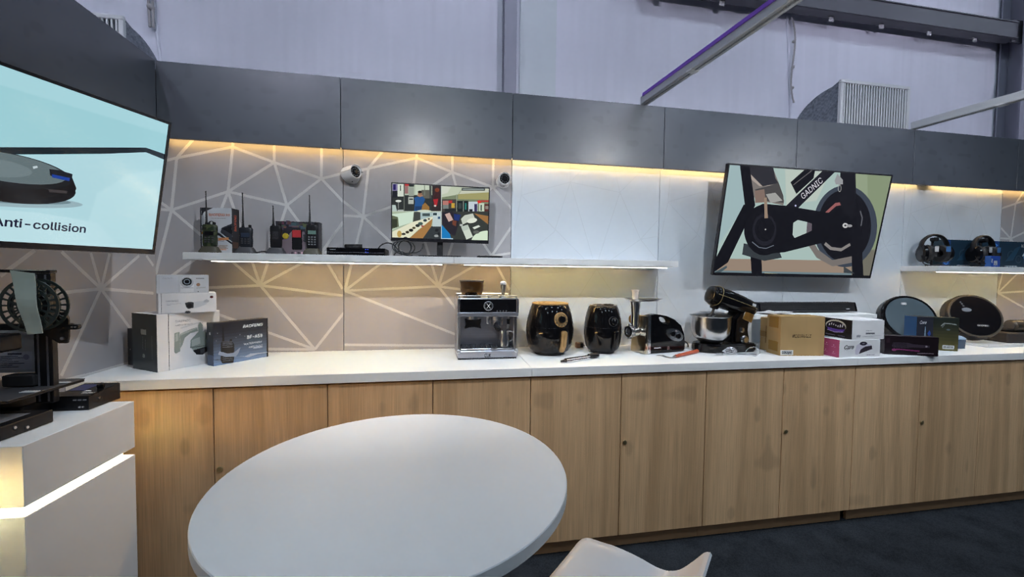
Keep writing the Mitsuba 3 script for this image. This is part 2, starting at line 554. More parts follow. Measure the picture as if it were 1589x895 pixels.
for z in (3.66, 3.98):
    part(k, 'knot', trimesh.creation.icosphere(subdivisions=2, radius=0.028).apply_translation((-2.315, YT - 0.04, z)), rope_m, smooth=True)
k = thing('lacing_rope', 'thin rope lacing on the seam left of the right-hand air duct', 'rope')
part(k, 'strand', tube([(3.75, YT - 0.045, 4.3), (3.80, YT - 0.045, 3.95), (3.775, YT - 0.045, 3.7), (3.82, YT - 0.045, 3.4)], 0.009, 6, 20), rope_m)
for z in (4.05, 3.78, 3.56):
    part(k, 'knot', trimesh.creation.icosphere(subdivisions=2, radius=0.018).apply_translation((3.79, YT - 0.045, z)), rope_m, smooth=True)


# ------------------------------------------------------------------ booth walls: printed panels with joints
structure('wall_back', box2(-1.66, 6.7, YW + 0.012, YW + 0.06, 0, 2.6), joint_m, 'booth back wall of printed panels')
PX_ = [-1.567, -0.5555, 0.4755, 1.5165, 2.5275, 3.597, 4.587, 5.62, 6.65]
KIND = ['g', 'g', 'w', 'w', 'w', 'w', 'g', 'g']
# nodes of the printed pattern on the panel (u from the panel's left edge, z), read on the first panel
U0 = PX_[1] - 1.031


def nd(x, y):
    p = at_y(x, y, YW)
    return (p[0] - U0, p[2])


N_ = {'A': nd(361.2, 227.9), 'B': nd(425.6, 252), 'C': nd(498.7, 277.1), 'D': nd(354, 297.2), 'E': nd(445.2, 318.4), 'F': nd(266.2, 325.8), 'G': nd(274.2, 245.1),
      'M': nd(498.5, 392), 'S': nd(404, 442.8), 'N': nd(488.6, 542), 'K': nd(318, 391)}
N_['Q'] = (0.008, nd(404, 450.5)[1])
up = 2.42


def ext(n, x, y):
    """end point reached when a line from node n through the pixel (x, y) goes on to the panel's top or side"""
    a, b = np.array(N_[n]), np.array(nd(x, y))
    d = b - a
    t = 9.0
    if d[0] > 1e-6:
        t = min(t, (1.031 - a[0]) / d[0])
    if d[0] < -1e-6:
        t = min(t, (0 - a[0]) / d[0])
    if d[1] > 1e-6:
        t = min(t, (up - a[1]) / d[1])
    if d[1] < -1e-6:
        t = min(t, (1.0 - a[1]) / d[1])
    return tuple(a + d * t)


EDGES = [('G', 'A'), ('G', 'F'), ('F', 'D'), ('A', 'B'), ('A', 'D'), ('B', 'D'), ('B', 'E'), ('B', 'C'), ('C', 'E'), ('E', 'D'), ('F', 'S'), ('D', 'S'), ('E', 'S'), ('M', 'S'), ('E', 'M'), ('D', 'K'), ('K', 'Q'), ('Q', 'S'), ('S', 'N'), ('Q', 'F'), ('Q', 'N')]
SEGS = [(N_[a], N_[b]) for a, b in EDGES]
SEGS += [(N_['G'], ext('G', 291.4, 225.6)), (N_['G'], ext('G', 261, 248)), (N_['F'], ext('F', 250, 325)), (N_['F'], ext('F', 251, 315)), (N_['B'], ext('B', 425.6, 231)), (N_['C'], ext('C', 499, 234.6)), (N_['A'], ext('A', 361.5, 220)),
         (N_['C'], ext('C', 539.6, 267)), (N_['C'], ext('C', 532.4, 312.8)), (N_['M'], ext('M', 531.8, 345.3)), (N_['M'], ext('M', 532, 387.5)), (N_['M'], (1.026, N_['Q'][1] + 0.01)), (N_['S'], (1.031, nd(531.5, 458.6)[1])), (N_['N'], (1.031, nd(532, 485.6)[1])), (N_['N'], (0.0, N_['N'][1] + 0.025))]
# faint pattern of the white panels
WP = lambda x, y: (at_y(x, y, YW)[0] - PX_[2], at_y(x, y, YW)[2])
w5 = lambda x, y: WP(780 + x / 4.674, 230 + y / 4.674)
w6 = lambda x, y: WP(780 + x / 4.674, 400 + y / 4.674)
WSEG = [(w5(152, 120), w5(135, 340)), (w5(135, 340), w5(85, 600)), (w5(135, 340), w5(490, 245)), (w5(490, 245), w5(375, 605)), (w5(490, 245), w5(490, 110)), (w5(490, 245), w5(620, 110)), (w5(490, 245), w5(660, 820)), (w5(490, 245), w5(850, 320)), (w5(850, 320), w5(690, 820)),
        (w5(850, 320), w5(1000, 660)), (w5(850, 320), w5(1020, 150)), (w5(850, 320), w5(805, 120)), (w5(135, 340), w5(610, 820)), (w5(375, 605), w5(100, 840)), (w5(1000, 660), w5(1125, 520)), (w5(1000, 660), w5(1120, 640)), (w5(1000, 660), w5(770, 820)), (w5(1000, 660), w5(1110, 800)),
        (w6(680, 80), w6(490, 380)), (w6(680, 80), w6(850, 330)), (w6(60, 160), w6(230, 400)), (w6(490, 380), w6(300, 640)), (w6(850, 330), w6(1000, 640))]


def strips(segs, w, x0, x1, z0, z1, off=0.0):
    """printed lines clipped to the panel, as one thin mesh in x-z"""
    clip = sbox(x0, z0, x1, z1)
    out = []
    g = None
    for a, b in segs:
        q = LineString([(a[0] + off, a[1]), (b[0] + off, b[1])]).buffer(w / 2, cap_style=2)
        g = q if g is None else g.union(q)
    g = g.intersection(clip)
    for q in getattr(g, 'geoms', [g]):
        if q.geom_type == 'Polygon' and q.area > 1e-7:
            out.append(prism(q, 0.0006))
    m = cat(*out)
    m.apply_transform(XZ)
    return m


for i, kd in enumerate(KIND):
    x0, x1 = PX_[i] + 0.0015, PX_[i + 1] - 0.0015
    k = part('wall_back', 'panel', box2(x0, x1, YW, YW + 0.014, 0.9, 2.42, 0.0008), grey_panel if kd == 'g' else white_panel)
    if kd == 'g':
        off = PX_[1] - 1.031 if i == 0 else PX_[i]
        m = strips(SEGS, 0.0155, x0, x1, CT, 2.40, off)
    else:
        m = strips(WSEG, 0.005, x0, x1, CT, 2.40, PX_[i])
    m.apply_translation([0, YW + 0.0002, 0])
    part(k, 'printed_lines', m, line_m if kd == 'g' else line_faint)

structure('wall_left', box2(XL - 0.06, XL - 0.012, -2.2, YW + 0.06, 0, 2.6), joint_m, 'booth left wall of printed panels')
ED = [2.654, 1.64, 0.61, -0.42, -1.45]
LP = lambda x, y: (at_x(x, y, XL)[1], at_x(x, y, XL)[2])
LS = LP(156.8, 447.8)
LSEG = [(LS, LP(*q)) for q in ((95.5, 390.5), (140.8, 392.5), (169.9, 393.5), (216, 396.5), (60, 458.2), (238, 454.8), (95, 583), (215, 527))]
LSEG += [(LP(54, 388), LP(0, 428)), (LP(227, 396.5), LP(238, 412)), (LP(143, 579.5), LP(212, 559.5)), (LP(60, 600), LP(143, 579.5))]
LSEG = [((-a[0], a[1]), (-b[0], b[1])) for a, b in LSEG]
for i in range(4):
    y1, y0 = ED[i] - 0.0015, ED[i + 1] + 0.0015
    k = part('wall_left', 'panel', box2(XL - 0.014, XL, y0, y1, 0.9, 2.42, 0.0008), grey_panel)
    m = strips(LSEG, 0.0155, -y1, -y0, 0.95, 2.40, i * 1.031) if i < 3 else None
    if m is not None:
        # drawn in (-y, z): turn to the left wall, facing +x
        v = m.vertices.copy()
        m.vertices = np.c_[XL - 0.0002 - v[:, 1], -v[:, 0], v[:, 2]]
        m.invert() if m.volume < 0 else None
        part(k, 'printed_lines', m, line_m)

# dark header above the walls
structure('trim_1', box2(-1.60, 6.7, YH + 0.03, YH + 0.045, 2.27, 2.60), joint_m, 'dark grey header above the back wall')
HX = [-1.4922, -0.5515, 0.4635, 1.495, 2.526, 3.559, 4.59, 5.62, 6.65]
for i in range(8):
    part('trim_1', 'panel', box2(HX[i] + 0.0016, HX[i + 1] - 0.0016, YH, YH + 0.018, 2.229, 2.636, 0.0012), header_m)
structure('trim_2', box2(-1.545, -1.53, -2.2, YH + 0.02, 2.27, 2.60), joint_m, 'dark grey header above the left wall')
for i in range(4):
    y1 = YH - 0.002 - i * 1.2
    part('trim_2', 'panel', box2(-1.509, -1.491, y1 - 1.2 + 0.003, y1, 2.229, 2.636, 0.0012), header_m)
# warm LED tape behind the header's lower edge
def led_run(name, label, x0, x1, y, z, power, w=0.010):
    k = thing(name, label, 'light strip')
    part(k, 'profile', box2(x0, x1, y - 0.014, y + 0.014, z, z + 0.012), white_plastic)
    part(k, 'diffuser', box2(x0 + 0.002, x1 - 0.002, y - w / 2, y + w / 2, z - 0.004, z), white_plastic, emit=[power * c for c in LED])


led_run('led_strip', 'warm light strip under the dark header, left of the two cameras', -1.49, -0.555, YH + 0.048, 2.246, LED_HEADER)
led_run('led_strip', 'warm light strip under the dark header above the small monitor', -0.548, 0.46, YH + 0.048, 2.246, LED_HEADER)
led_run('led_strip', 'warm light strip under the dark header above the plain white panel', 0.467, 1.49, YH + 0.048, 2.246, LED_HEADER)
led_run('led_strip', 'warm light strip under the dark header, behind the wall television', 1.50, 3.72, YH + 0.048, 2.246, LED_HEADER)
led_run('led_strip', 'warm light strip under the dark header at the far right', 3.84, 6.6, YH + 0.048, 2.246, LED_HEADER)

# ------------------------------------------------------------------ cabinets and worktop
DX = [-1.492, -0.995, -0.507, -0.0145, 0.484, 0.987, 1.497, 2.0, 2.5, 2.995, 3.48, 3.975, 4.47, 4.965, 5.46]
units = [(0, 1, 2), (2, 3, 4), (4, 5, 6), (6, 7, 8), (8, 9, 10), (10, 11, 12), (12, 13, 14)]
ulab = ['oak cabinet in the left corner behind the white plinth', 'oak cabinet half hidden by the round table, below the security cameras\' monitor', 'oak cabinet below the two black air fryers', 'oak cabinet below the stand mixer and cardboard cartons',
        'oak cabinet below the pink box and leaning robot vacuums', 'oak cabinet at the right edge of the photograph\'s counter', 'oak cabinet beyond the right end of the view']
ulab[5] = 'last oak cabinet in view, at the right end of the counter'
for u, (a, b_, c_) in enumerate(units):
    x0, xm, x1 = DX[a], DX[b_], DX[c_]
    k = thing('cabinet', ulab[u], 'cabinet')
    part(k, 'body', box2(x0 + 0.001, x1 - 0.001, YC + 0.022, YW - 0.004, 0.088, 0.985), oak_dark)
    for (p, q) in ((x0, xm), (xm, x1)):
        d = part(k, 'door', box2(p + 0.0022, q - 0.0022, YC, YC + 0.019, 0.088, 0.977, 0.0012), oak)
        if p == xm:
            part(d, 'lock', cat(cyl(0.0125, 0.006, (p + 0.024, YC - 0.003, 0.605), 'y', 20, 0.001), box(0.003, 0.003, 0.010, (p + 0.024, YC - 0.0065, 0.605))), brass)
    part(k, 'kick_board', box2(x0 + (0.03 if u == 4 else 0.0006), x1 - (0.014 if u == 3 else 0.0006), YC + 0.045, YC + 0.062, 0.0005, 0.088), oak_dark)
wlab = ['white worktop length at the left, from the corner to the espresso machine', 'white worktop length in the middle, under the air fryers, grinder and mixer', 'white worktop length at the right, under the robot vacuums']
for (x0, x1), lab in zip(((-1.553, 0.484), (0.484, 2.5), (2.5, 5.45)), wlab):
    mono('worktop', box2(x0 + 0.0008, x1 - 0.0008, 2.055, YW - 0.001, 0.986, CT, 0.0015), white_lam, lab, 'worktop')

# wall shelves with LED tape below
def shelf(x0, x1, lab, l0, l1):
    k = thing('wall_shelf', lab, 'shelf')
    part(k, 'board', box2(x0, x1, 2.406, YW - 0.0005, 1.568, SH, 0.0012), white_lam)
    part(k, 'led_profile', box2(l0 - 0.004, l1 + 0.004, 2.410, 2.426, 1.5625, 1.568), alu)
    part(k, 'led_tape', box2(l0, l1, 2.4115, 2.4245, 1.5585, 1.5625), white_plastic, emit=[LED_SHELF * c for c in LED])


shelf(-1.288, 0.098, 'white wall shelf carrying the walkie-talkies and video recorder', -1.157, 0.031)
shelf(0.0995, 1.517, 'white wall shelf reaching right from the monitor, mostly empty', 0.159, 1.44)
shelf(3.588, 5.3, 'white wall shelf at the right carrying the gaming headsets', 3.60, 5.25)

# aluminium booth beams from the header out over the visitor
def booth_beam(x0, dx, lab, film):
    L = 3.4
    ang = math.degrees(math.atan2(-dx, 1.0))
    k = thing('booth_beam', lab, 'beam', M((x0, YH + 0.01, 2.66), rz=-ang * -1))
    part(k, 'profile', box2(-0.026, 0.026, -L, 0, -0.022, 0.03, 0.003), alu)
    part(k, 'groove', box2(-0.005, 0.005, -L + 0.05, -0.01, -0.0235, -0.021), mid_grey)
    part(k, 'joint_plate', box2(-0.027, 0.027, -0.50, -0.46, -0.0245, -0.015), white_plastic)
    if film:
        part(k, 'edge_light_paint', box2(-0.031, -0.0265, -L, -0.03, 0.020, 0.040), purple, label='purple light painted as a strip along the upper edge')


booth_beam(1.345, -0.082, 'aluminium booth beam with purple light painted on one edge, running out from the header in the middle', True)
booth_beam(3.55, -0.09, 'aluminium booth beam running out from the header beside the air duct', False)

# galvanised air ducts
def duct(x0, x1, y0, ztop, ycurve, lab):
    k = thing('air_duct', lab, 'air duct')
    # side profile in (y, z): outlet at y0, back curve falling towards the tent wall
    a = np.radians(np.linspace(90, 0, 14))
    R = ycurve - y0 - 0.05
    prof = [(y0 + 0.03, ztop - 0.62)] + [(y0 + 0.03, ztop - 0.005)] + [(y0 + 0.10 + R * math.cos(t), ztop - 0.03 - R * 0.80 + R * 0.80 * math.sin(t)) for t in a] + [(y0 + 0.10 + R, ztop - 0.62)]
    m = prism(Polygon(prof).buffer(0), x1 - x0 - 0.02)
    m.apply_transform(YZ)
    m.apply_translation([x0 + 0.01, 0, 0])
    part(k, 'elbow', m, galv)
    part(k, 'riser', box2(x0 + 0.02, x1 - 0.02, y0 + 0.12, y0 + 0.08 + R, 0.0, ztop - 0.60), galv)
    fw = 0.032
    z0 = ztop - 0.60
    part(k, 'grille_frame', cat(box2(x0, x1, y0, y0 + 0.03, ztop - fw, ztop, 0.004), box2(x0, x1, y0, y0 + 0.03, z0, z0 + fw, 0.004), box2(x0, x0 + fw, y0, y0 + 0.03, z0 + fw, ztop - fw, 0.003), box2(x1 - fw, x1, y0, y0 + 0.03, z0 + fw, ztop - fw, 0.003)), white_plastic)
    part(k, 'grille_back', box2(x0 + fw, x1 - fw, y0 + 0.031, y0 + 0.035, z0 + fw, ztop - fw), dark_grey)
    n = 24
    for i in range(n):
        x = x0 + fw + (i + 0.5) * (x1 - x0 - 2 * fw) / n
        s = box(0.011, 0.016, ztop - z0 - 2 * fw, (0, 0, 0))
        s.apply_transform(M((x, y0 + 0.012, (ztop + z0) / 2), rz=-12 if x0 > 0 else 12))
        part(k, 'slat', s, white_plastic)


duct(3.577, 4.345, 3.2, 3.297, 3.70, 'galvanised air duct with a white grille above the header at the right')
duct(-2.93, -2.18, 3.43, 3.297, 3.86, 'galvanised air duct with a white grille behind the header at the upper left')

# ================================================================== TELEVISIONS
def tv_frame(m, w, h):
    """local frame: origin at the screen centre, x right, z up, -y towards the viewer"""
    return m


# ---- left television, turned to the visitor
yaw = math.radians(-21.02)
ex, nn = np.array([0.3588, 0.9334, 0]), np.array([0.9334, -0.3588, 0])
upv = np.array([0, 0, 1]) * math.cos(0.1826) + nn * math.sin(0.1826)
m = np.eye(4)
m[:3, 0], m[:3, 1], m[:3, 2] = ex, np.cross(upv, ex), upv
sc_ = 0.94
m[:3, 3] = np.array([0, 0, 1.52]) + (np.array([-1.357, 1.597, 1.865]) - [0, 0, 1.52]) * sc_
TVL, w, h = m, 1.0 * sc_, 0.575 * sc_
k = thing('television', 'tilted wall television at the left showing a robot vacuum and the words Anti-collision', 'television', m)
tvl = k
BEZ = 0.010
part(k, 'housing', box(w, 0.022, h, (0, 0.013, 0), 0.004), tv_bezel)
part(k, 'rear_cover', box(w * 0.6, 0.03, h * 0.6, (0, 0.038, -0.02), 0.01), black_matt)
part(k, 'bezel', cat(box2(-w / 2, w / 2, -0.004, 0.004, h / 2 - BEZ, h / 2), box2(-w / 2, w / 2, -0.004, 0.004, -h / 2, -h / 2 + 0.020), box2(-w / 2, -w / 2 + BEZ, -0.004, 0.004, -h / 2 + 0.02, h / 2 - BEZ), box2(w / 2 - BEZ, w / 2, -0.004, 0.004, -h / 2 + 0.02, h / 2 - BEZ)), tv_bezel)
part(k, 'wall_bracket', cat(box(0.10, 0.085, 0.16, (-0.12, 0.090, -0.06)), box(0.05, 0.05, 0.05, (-0.2, 0.06, 0.0))), dark_grey)
sw0, sw1, sh0, sh1 = -w / 2 + BEZ, w / 2 - BEZ, -h / 2 + 0.020, h / 2 - BEZ
p = Print(None)
p.rect(sw0, sh0, sw1, sh1, S(158, 208, 216))
p.fn = lambda x, y: on_plane(TVL, x, y)
clip = sbox(sw0, sh0, sw1, sh1)


def cp(pr_, pts, c, cl):
    g = Polygon([pr_.fn(*q) for q in pts]).buffer(0).intersection(cl)
    pr_.add(g, c)


def ellpx(cx, cy, rx, ry, rot=0, n=36):
    a = np.arange(n) * 2 * np.pi / n
    cr, sr = math.cos(math.radians(rot)), math.sin(math.radians(rot))
    return [(cx + rx * math.cos(t) * cr - ry * math.sin(t) * sr, cy + rx * math.cos(t) * sr + ry * math.sin(t) * cr) for t in a]


cp(p, [(-40, 70), (280, 170), (280, 215), (-40, 120)], S(168, 214, 222), clip)
cp(p, [(-60, 228), (226, 229), (258, 240), (258, 252), (227, 238), (-60, 240)], S(16, 30, 38), clip)
cp(p, [(-60, 240), (120, 240), (226, 236), (258, 249), (246, 400), (-60, 400)], S(176, 216, 224), clip)
cp(p, [(150, 300), (200, 270), (258, 262), (246, 400), (120, 400)], S(184, 222, 229), clip)
cp(p, [(-60, 320), (60, 330), (150, 345), (200, 400), (-60, 400)], S(188, 224, 231), clip)
cp(p, ellpx(20, 312, 108, 9, 3), S(150, 178, 186), clip)
cp(p, ellpx(10, 309, 100, 6, 3), S(110, 134, 142), clip)
cp(p, ellpx(8, 284, 110, 29, 8), S(14, 14, 18), clip)
cp(p, [(-70, 262), (110, 272), (118, 292), (112, 306), (60, 311), (-70, 305)], S(14, 14, 18), clip)
cp(p, ellpx(4, 262, 108, 26, 10), S(22, 26, 30), clip)
cp(p, ellpx(0, 258, 104, 22, 10), S(96, 112, 116), clip)
cp(p, ellpx(-20, 258, 70, 14, 8), S(110, 126, 130), clip)
cp(p, [(76, 262), (92, 264), (112, 270), (110, 281), (92, 277), (77, 272)], S(14, 18, 30), clip)
cp(p, [(80, 270), (108, 276), (107, 281), (80, 275)], S(20, 60, 150), clip)
cp(p, [(50, 258), (57, 257), (58, 260), (51, 262)], S(190, 205, 210), clip)
cp(p, [(74, 293), (104, 296), (103, 300), (76, 298)], S(60, 56, 58), clip)
lab_l, lab_r = p.fn(-8, 349), p.fn(133, 360)
bl = p.fn(-10, 349.5)
x_end = p.fn(132, 360)[0]
hgt = p.fn(24, 339)[1] - p.fn(24, 351)[1]
p.text('Anti-collision', p.fn(-14, 349)[0], (p.fn(30, 352)[1] + p.fn(120, 360)[1]) / 2, hgt * 1.05, S(14, 20, 50), width=x_end - p.fn(-14, 349)[0], bold=True)
put_print(k, 'screen', p, M((0, -0.001, 0)), emit=True)

# ---- right television
tilt = 9.32
w, h = 1.28, 1.28 * 0.572
ctr = np.array([0, 0, 1.52]) + (np.array([2.41042824, 2.38336582, 1.86424546]) - [0, 0, 1.52]) * (1.28 / 1.24)
TVR = M(ctr, rz=-0.68) @ M(rx=tilt) @ M(ry=0.435)
k = thing('television', 'large tilted wall television showing a black exercise bike flywheel', 'television', TVR)
part(k, 'housing', box(w, 0.024, h, (0, 0.014, 0), 0.004), tv_bezel)
part(k, 'rear_cover', box(w * 0.6, 0.03, h * 0.6, (0, 0.04, -0.03), 0.01), black_matt)
part(k, 'bezel', cat(box2(-w / 2, w / 2, -0.004, 0.004, h / 2 - 0.009, h / 2), box2(-w / 2, w / 2, -0.004, 0.004, -h / 2, -h / 2 + 0.020), box2(-w / 2, -w / 2 + 0.010, -0.004, 0.004, -h / 2 + 0.02, h / 2 - 0.009), box2(w / 2 - 0.010, w / 2, -0.004, 0.004, -h / 2 + 0.02, h / 2 - 0.009)), tv_bezel)
part(k, 'wall_bracket', cat(box(0.4, 0.17, 0.05, (0, 0.115, 0.08)), box(0.4, 0.05, 0.05, (0, 0.07, -0.15))), dark_grey)
sw0, sw1, sh0, sh1 = -w / 2 + 0.010, w / 2 - 0.010, -h / 2 + 0.020, h / 2 - 0.009
clip = sbox(sw0, sh0, sw1, sh1)
p = Print(None, step=0.00005)
p.rect(sw0, sh0, sw1, sh1, S(168, 190, 184))
p.fn = lambda x, y: on_plane(TVR, 1080 + x / 4.068, 230 + y / 4.068)
BK, DK = S(12, 12, 18), S(26, 27, 34)
G1, G2, G3 = S(170, 192, 186), S(186, 198, 188), S(146, 160, 132)
cp(p, [(100, 0), (300, 80), (310, 360), (120, 640)], S(158, 182, 184), clip)
cp(p, [(1000, 120), (1260, 160), (1120, 730), (1040, 730)], G3, clip)
cp(p, [(1080, 130), (1260, 160), (1120, 730), (1090, 730)], S(134, 148, 118), clip)
cp(p, [(560, 100), (860, 120), (760, 330), (570, 360)], G2, clip)
cp(p, [(90, 695), (1130, 712), (1110, 830), (80, 800)], S(150, 132, 116), clip)
cp(p, [(100, 770), (1110, 790), (1110, 830), (80, 810)], S(110, 130, 136), clip)
cp(p, [(980, 640), (1140, 640), (1110, 830), (980, 830)], S(112, 110, 98), clip)
cp(p, [(280, 100), (480, 115), (520, 215), (555, 330), (550, 360), (480, 345), (380, 330), (300, 200)], S(122, 116, 112), clip)   # leg and trainer
cp(p, [(290, 100), (420, 200), (470, 235), (400, 240), (280, 140)], S(168, 156, 148), clip)
cp(p, [(320, 100), (485, 112), (500, 190), (520, 220), (420, 240), (330, 150)], S(44, 44, 50), clip)
cp(p, [(370, 260), (470, 235), (520, 215), (550, 300), (552, 345), (420, 330)], S(74, 72, 72), clip)
cp(p, [(440, 290), (500, 280), (545, 330), (470, 345)], S(160, 160, 156), clip)
cp(p, [(370, 268), (430, 258), (440, 340), (372, 345)], S(130, 110, 100), clip)
cp(p, ellpx(940, 492, 202, 258), S(58, 66, 78), clip)          # flywheel
cp(p, ellpx(936, 490, 168, 228), S(16, 16, 22), clip)
p.line([(820, 410), (880, 355), (970, 340)], 0.022, S(150, 92, 92))
p.line([(1035, 395), (1048, 440), (1040, 490)], 0.010, S(90, 92, 98))
cp(p, [(700, 600), (760, 690), (860, 745), (990, 720), (985, 680), (860, 705), (770, 640), (740, 590)], S(118, 112, 108), clip)
p.line([(812, 600), (850, 632), (915, 640), (972, 606)], 0.022, S(132, 128, 126))
cp(p, ellpx(915, 490, 100, 120), BK, clip)
cp(p, [(275, 100), (335, 102), (372, 360), (310, 380)], BK, clip)
cp(p, [(300, 355), (372, 360), (200, 720), (100, 790), (110, 720)], BK, clip)
cp(p, [(560, 370), (800, 140), (880, 145), (640, 380)], S(24, 24, 32), clip)
cp(p, [(595, 215), (690, 130), (750, 140), (740, 190), (632, 288)], BK, clip)
p.line([(612, 232), (728, 142)], 0.006, S(100, 96, 98))
cp(p, [(910, 150), (1005, 155), (1010, 420), (960, 470), (900, 330)], S(20, 20, 26), clip)
cp(p, [(975, 480), (1040, 520), (1055, 810), (985, 805)], S(16, 16, 22), clip)
cp(p, [(340, 640), (410, 640), (415, 795), (350, 790)], BK, clip)
cp(p, [(300, 600), (520, 640), (540, 690), (430, 710), (290, 670)], S(52, 58, 62), clip)
cp(p, [(300, 470), (330, 395), (420, 350), (560, 362), (820, 405), (960, 420), (985, 500), (940, 560), (780, 600), (560, 655), (400, 672), (330, 620)], BK, clip)
cp(p, ellpx(430, 515, 128, 160), BK, clip)
cp(p, ellpx(430, 515, 76, 100), S(30, 30, 38), clip)
cp(p, ellpx(432, 510, 62, 78), S(14, 14, 20), clip)
p.line([(352, 590), (395, 625), (440, 632), (490, 612)], 0.006, S(104, 112, 124))
cp(p, ellpx(437, 512, 5, 5), S(170, 170, 170), clip)
cp(p, [(612, 470), (640, 452), (700, 465), (695, 535), (620, 566), (607, 545)], S(176, 194, 188), clip)
cp(p, [(700, 466), (730, 475), (728, 520), (696, 535)], S(96, 88, 96), clip)
cp(p, [(428, 312), (445, 310), (452, 440), (430, 442)], S(150, 130, 112), clip)
cp(p, ellpx(940, 487, 18, 16), S(196, 196, 196), clip)
cp(p, ellpx(966, 489, 18, 9), S(150, 150, 152), clip)
cp(p, ellpx(940, 487, 7, 6), S(60, 60, 64), clip)
cp(p, [(872, 205), (890, 160), (925, 200), (925, 228), (880, 228)], S(150, 152, 154), clip)
p.ring(904, 252, 9, 22, 0.005, S(150, 152, 150))
cp(p, [(120, 780), (190, 740), (195, 752), (150, 785)], S(70, 86, 92), clip)
cp(p, [(930, 745), (1000, 790), (930, 785)], S(60, 66, 70), clip)
cp(p, [(430, 786), (515, 790), (512, 798), (430, 796)], S(198, 198, 160), clip)
cp(p, ellpx(626, 362, 6, 6), S(190, 190, 230), clip)
a = p.fn(672, 325)
b_ = p.fn(800, 212)
L_ = math.hypot(b_[0] - a[0], b_[1] - a[1])
p.text('GADNIC', a[0], a[1], 0.042, S(225, 222, 230), width=L_, rot=math.degrees(math.atan2(b_[1] - a[1], b_[0] - a[0])))
put_print(k, 'screen', p, M((0, -0.001, 0)), emit=True)

# ---- small monitor on the shelf
w, h = 0.572, 0.572 * 0.5854
MON = M(np.array([0, 0, 1.52]) + (np.array([0.02731677, 2.6889413, 1.88782362]) - [0, 0, 1.52]) * (0.572 / 0.615), rz=-0.6) @ M(rx=4.4) @ M(ry=0.45)
k = thing('monitor', 'small black monitor on the wall shelf showing four camera views', 'monitor', MON)
part(k, 'housing', box(w, 0.020, h, (0, 0.0115, 0), 0.003), tv_bezel)
bz = 0.006
part(k, 'bezel', cat(box2(-w / 2, w / 2, -0.002, 0.003, h / 2 - bz, h / 2), box2(-w / 2, w / 2, -0.002, 0.003, -h / 2, -h / 2 + 0.020), box2(-w / 2, -w / 2 + bz, -0.002, 0.003, -h / 2 + 0.02, h / 2 - bz), box2(w / 2 - bz, w / 2, -0.002, 0.003, -h / 2 + 0.02, h / 2 - bz)), tv_bezel)
zl = SH - MON[2, 3]
part(k, 'stand', box(0.034, 0.016, 0.16, (-0.004, 0.0295, zl + 0.0880), 0.002), black_matt)
inv = np.linalg.inv(MON) @ M((MON[0, 3], MON[1, 3], MON[2, 3]))
base = prism(rrect(0.245, 0.13, 0.03), 0.007)
base.apply_translation([-0.006, -0.020, zl + 0.0004])
base.apply_transform(inv)
part(k, 'stand_base', base, black_matt)
sw0, sw1, sh0, sh1 = -w / 2 + bz, w / 2 - bz, -h / 2 + 0.020, h / 2 - bz
clip = sbox(sw0, sh0, sw1, sh1)
p = Print(None, step=0.00003)
p.rect(sw0, sh0, sw1, sh1, S(60, 66, 62))
p.fn = lambda x, y: on_plane(MON, 590 + x / 6.883, 270 + y / 6.883)
Q = lambda pts, c: cp(p, pts, c, clip)
R_ = lambda x0, y0, x1, y1, c: Q([(x0, y0), (x1, y0), (x1, y1), (x0, y1)], S(*c))
# upper left view: visitor in a blue jacket
R_(120, 95, 655, 250, (176, 188, 168)); R_(120, 225, 655, 400, (46, 50, 48))
R_(130, 105, 195, 200, (120, 112, 150)); R_(140, 110, 165, 170, (36, 30, 90)); R_(185, 110, 250, 240, (210, 218, 204)); R_(212, 120, 222, 180, (70, 78, 74))
R_(250, 98, 262, 400, (90, 96, 88)); R_(262, 100, 310, 125, (200, 50, 50)); R_(262, 125, 300, 210, (150, 110, 108)); R_(306, 110, 362, 135, (30, 40, 38)); R_(305, 140, 360, 235, (150, 158, 146))
R_(300, 245, 358, 320, (176, 182, 172)); R_(310, 262, 350, 275, (60, 64, 62)); R_(375, 110, 520, 220, (196, 208, 188)); R_(440, 170, 540, 260, (96, 96, 86)); R_(470, 120, 478, 230, (120, 128, 112)); R_(525, 100, 548, 260, (70, 74, 70))
Q(ellpx(195, 288, 32, 13), S(214, 220, 212)); R_(190, 300, 200, 370, (120, 124, 120)); R_(130, 180, 185, 250, (30, 32, 40)); Q([(120, 330), (165, 330), (180, 400), (120, 400)], S(180, 196, 190)); R_(185, 380, 250, 398, (170, 178, 172))
Q([(362, 400), (372, 290), (360, 255), (395, 240), (455, 240), (480, 270), (465, 310), (455, 380)], S(38, 84, 140)); Q([(372, 345), (450, 345), (450, 385), (370, 385)], S(30, 60, 100))
Q(ellpx(424, 215, 22, 32), S(150, 112, 88)); Q(ellpx(424, 192, 22, 14), S(34, 26, 22)); Q([(390, 232), (415, 240), (450, 240), (460, 222), (430, 232), (410, 222)], S(170, 128, 104))
Q([(450, 330), (480, 305), (525, 350), (525, 395), (440, 385)], S(150, 110, 56))
R_(555, 120, 655, 400, (48, 40, 40)); Q(ellpx(608, 170, 26, 22), S(120, 60, 40)); Q([(580, 190), (640, 195), (635, 280), (565, 270)], S(60, 34, 34)); Q([(566, 270), (620, 265), (606, 340), (580, 345)], S(170, 40, 46)); R_(575, 330, 598, 348, (210, 200, 196))
